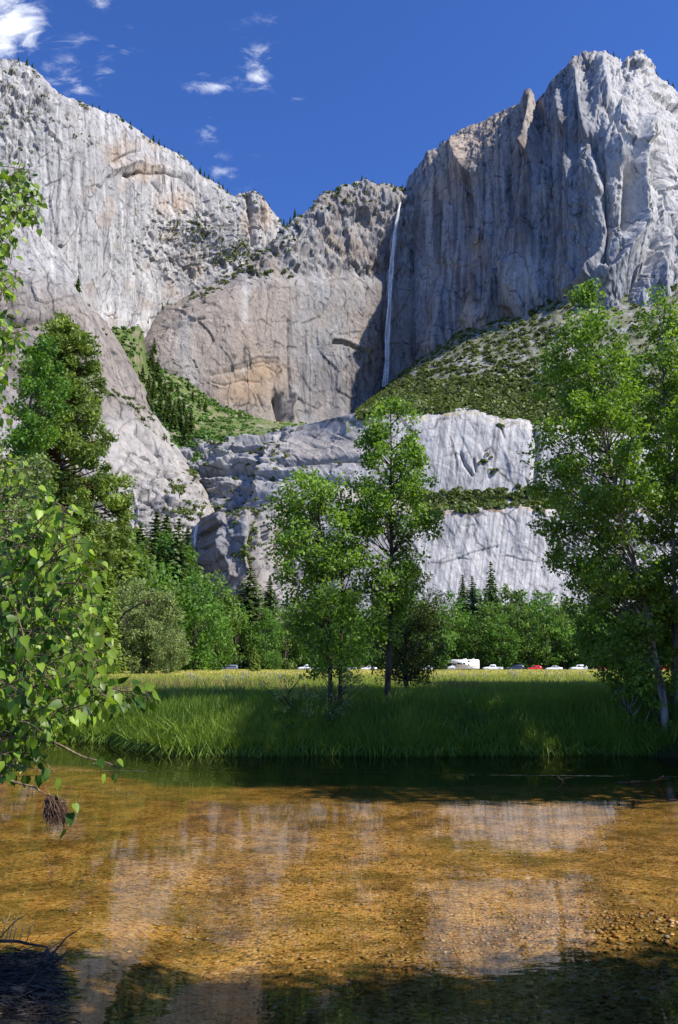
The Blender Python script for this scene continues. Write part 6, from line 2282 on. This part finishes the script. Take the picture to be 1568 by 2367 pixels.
def camper(loc, label):
    t = empty('camper_van', loc, math.pi)
    W = simple_mat('camper_shell', (.74, .73, .70), .4)
    mb = MB()
    hw = 1.2
    # long box with a bunk reaching over the cab
    prof = [(-3.9, .55), (-3.95, .9), (-3.95, 2.95), (-3.75, 3.15), (2.7, 3.15), (3.05, 3.0), (3.15, 2.55), (2.95, 2.15), (1.75, 2.10), (1.75, .55)]
    V = [(x, -hw, z) for x, z in prof] + [(x, hw, z) for x, z in prof]
    k = len(prof)
    loops, tot = [], []
    for j in range(k):
        a, b = j, (j + 1) % k
        loops += [a, b, b + k, a + k]
        tot.append(4)
    loops += list(range(k))[::-1] + [k + j for j in range(k)]
    tot += [k, k]
    mb.add(V, loops, tot)
    mb.build('body', W, t)
    mb = MB()
    loft([(1.7, [(.9, .4), (1.0, .6), (1.0, 1.2), (.97, 1.4), (.82, 2.08)]), (2.5, [(.9, .4), (1.0, .6), (1.0, 1.2), (.97, 1.38), (.80, 2.06)]), (3.15, [(.9, .4), (1.0, .6), (1.0, 1.15), (.95, 1.30), (.86, 1.34)]),
          (3.85, [(.85, .45), (.95, .6), (.95, 1.0), (.92, 1.14), (.82, 1.18)]), (3.98, [(.75, .5), (.85, .62), (.85, .9), (.82, .98), (.74, 1.0)])], mb)
    cab = mb.build('cab', W, t, True)
    for s in (-1, 1):
        m = MB()
        m.box((2.25, s * .945, 1.68), (.75, .05, .46))
        m.build('window', GLASS, cab)
        m = MB()
        m.box((3.9, s * .66, .92), (.14, .3, .16))
        m.build('headlight', LAMP, cab)
        for x, z, w, h in ((1.05, 2.05, 1.15, .55), (-.15, 2.1, .5, .42), (-1.35, 2.65, .42, .42), (-1.35, 1.75, .42, .35)):
            m = MB()
            m.box((x, s * 1.21, z), (w, .05, h))
            m.build('window', GLASS, t)
        for x in (-2.0, 2.95):
            wheel(t, x, s * (hw - .16), .40, .26)
        m = MB()
        m.box((-.6, s * 1.205, 1.22), (6.2, .03, .16))
        m.build('stripe', simple_mat('tan_stripe', (.42, .34, .26), .5), t)
        m = MB()
        m.box((-2.5, s * 1.215, .82), (1.6, .05, .34))
        m.build('locker_door', simple_mat('pale_locker', (.55, .55, .54), .4), t)
    m = MB()
    m.add([(3.16, -.84, 1.36), (3.16, .84, 1.36), (2.58, .78, 2.04), (2.58, -.78, 2.04)], [0, 1, 2, 3], [4])
    m.build('windscreen', GLASS, cab)
    for x, l in ((-.5, .9), (-2.6, .6)):
        m = MB()
        m.box((x, 0, 3.27), (l, .7, .24))
        m.build('roof_unit', simple_mat('roof_unit_white', (.7, .7, .68), .5), t)
    m = MB()
    m.tube([[1.2, .4, 3.15], [1.2, .4, 4.3]], [.025, .015], 5)
    m.build('antenna', TRIM, t)
    return tag(t, label, 'camper van')


WHITE = ('white', (.80, .81, .83))
SILVER = ('silver', (.50, .53, .57))
NAVY = ('navy', (.02, .028, .06))
SLATE = ('slate', (.13, .16, .22))
RED = ('red', (.55, .025, .025))
DRED = ('dark_red', (.36, .02, .025))
BLUE = ('blue', (.08, .20, .45))
for px, kind, c, lab, cat in (
        (531, 'suv', SLATE, 'slate blue estate car parked alone at the left end of the road', 'car'),
        (712, 'pickup', WHITE, 'white pickup partly hidden by grass left of the twin cottonwood trunks', 'pickup'),
        (752, 'sedan', SILVER, 'silver car seen right behind the twin cottonwood trunks', 'car'),
        (806, 'sedan', SLATE, 'dark blue grey car between the twin trunks and the white sedan', 'car'),
        (853, 'sedan', WHITE, 'white sedan parked just left of the middle cottonwood trunk', 'car'),
        (985, 'hatch', SILVER, 'silver hatchback half hidden behind the cedar foliage', 'car'),
        (1140, 'pickup', WHITE, 'white pickup parked just right of the camper van', 'pickup'),
        (1192, 'suv', NAVY, 'dark navy car between the white pickup and the red car', 'car'),
        (1236, 'hatch', RED, 'bright red hatchback in the open between navy car and white sedan', 'car'),
        (1281, 'sedan', WHITE, 'white sedan parked right of the bright red hatchback', 'car'),
        (1338, 'suv', WHITE, 'white estate car near the right end of the open road', 'car'),
        (1388, 'sedan', DRED, 'dark red car just left of the right cottonwoods', 'car'),
        (1500, 'hatch', BLUE, 'blue car glimpsed through the right cottonwoods', 'car'),
        (1537, 'suv', RED, 'red car at the far right end behind the cottonwood trunks', 'car')):
    Y = 200.6
    x = float(P(px, 1550, Y)[0])
    v = vehicle({'pickup': 'pickup_truck'}.get(kind, 'parked_car'), kind, c, lab, cat, (x, Y, 2.06), math.pi + random.Random(px).uniform(-.04, .04))
    v.scale = (.88, .88, .88)
x = float(P(1071, 1550, 201.0)[0])
camper((x, 201.0, 2.06), 'white camper van with an over cab bunk, largest vehicle on the road').scale = (1, 1, .9)
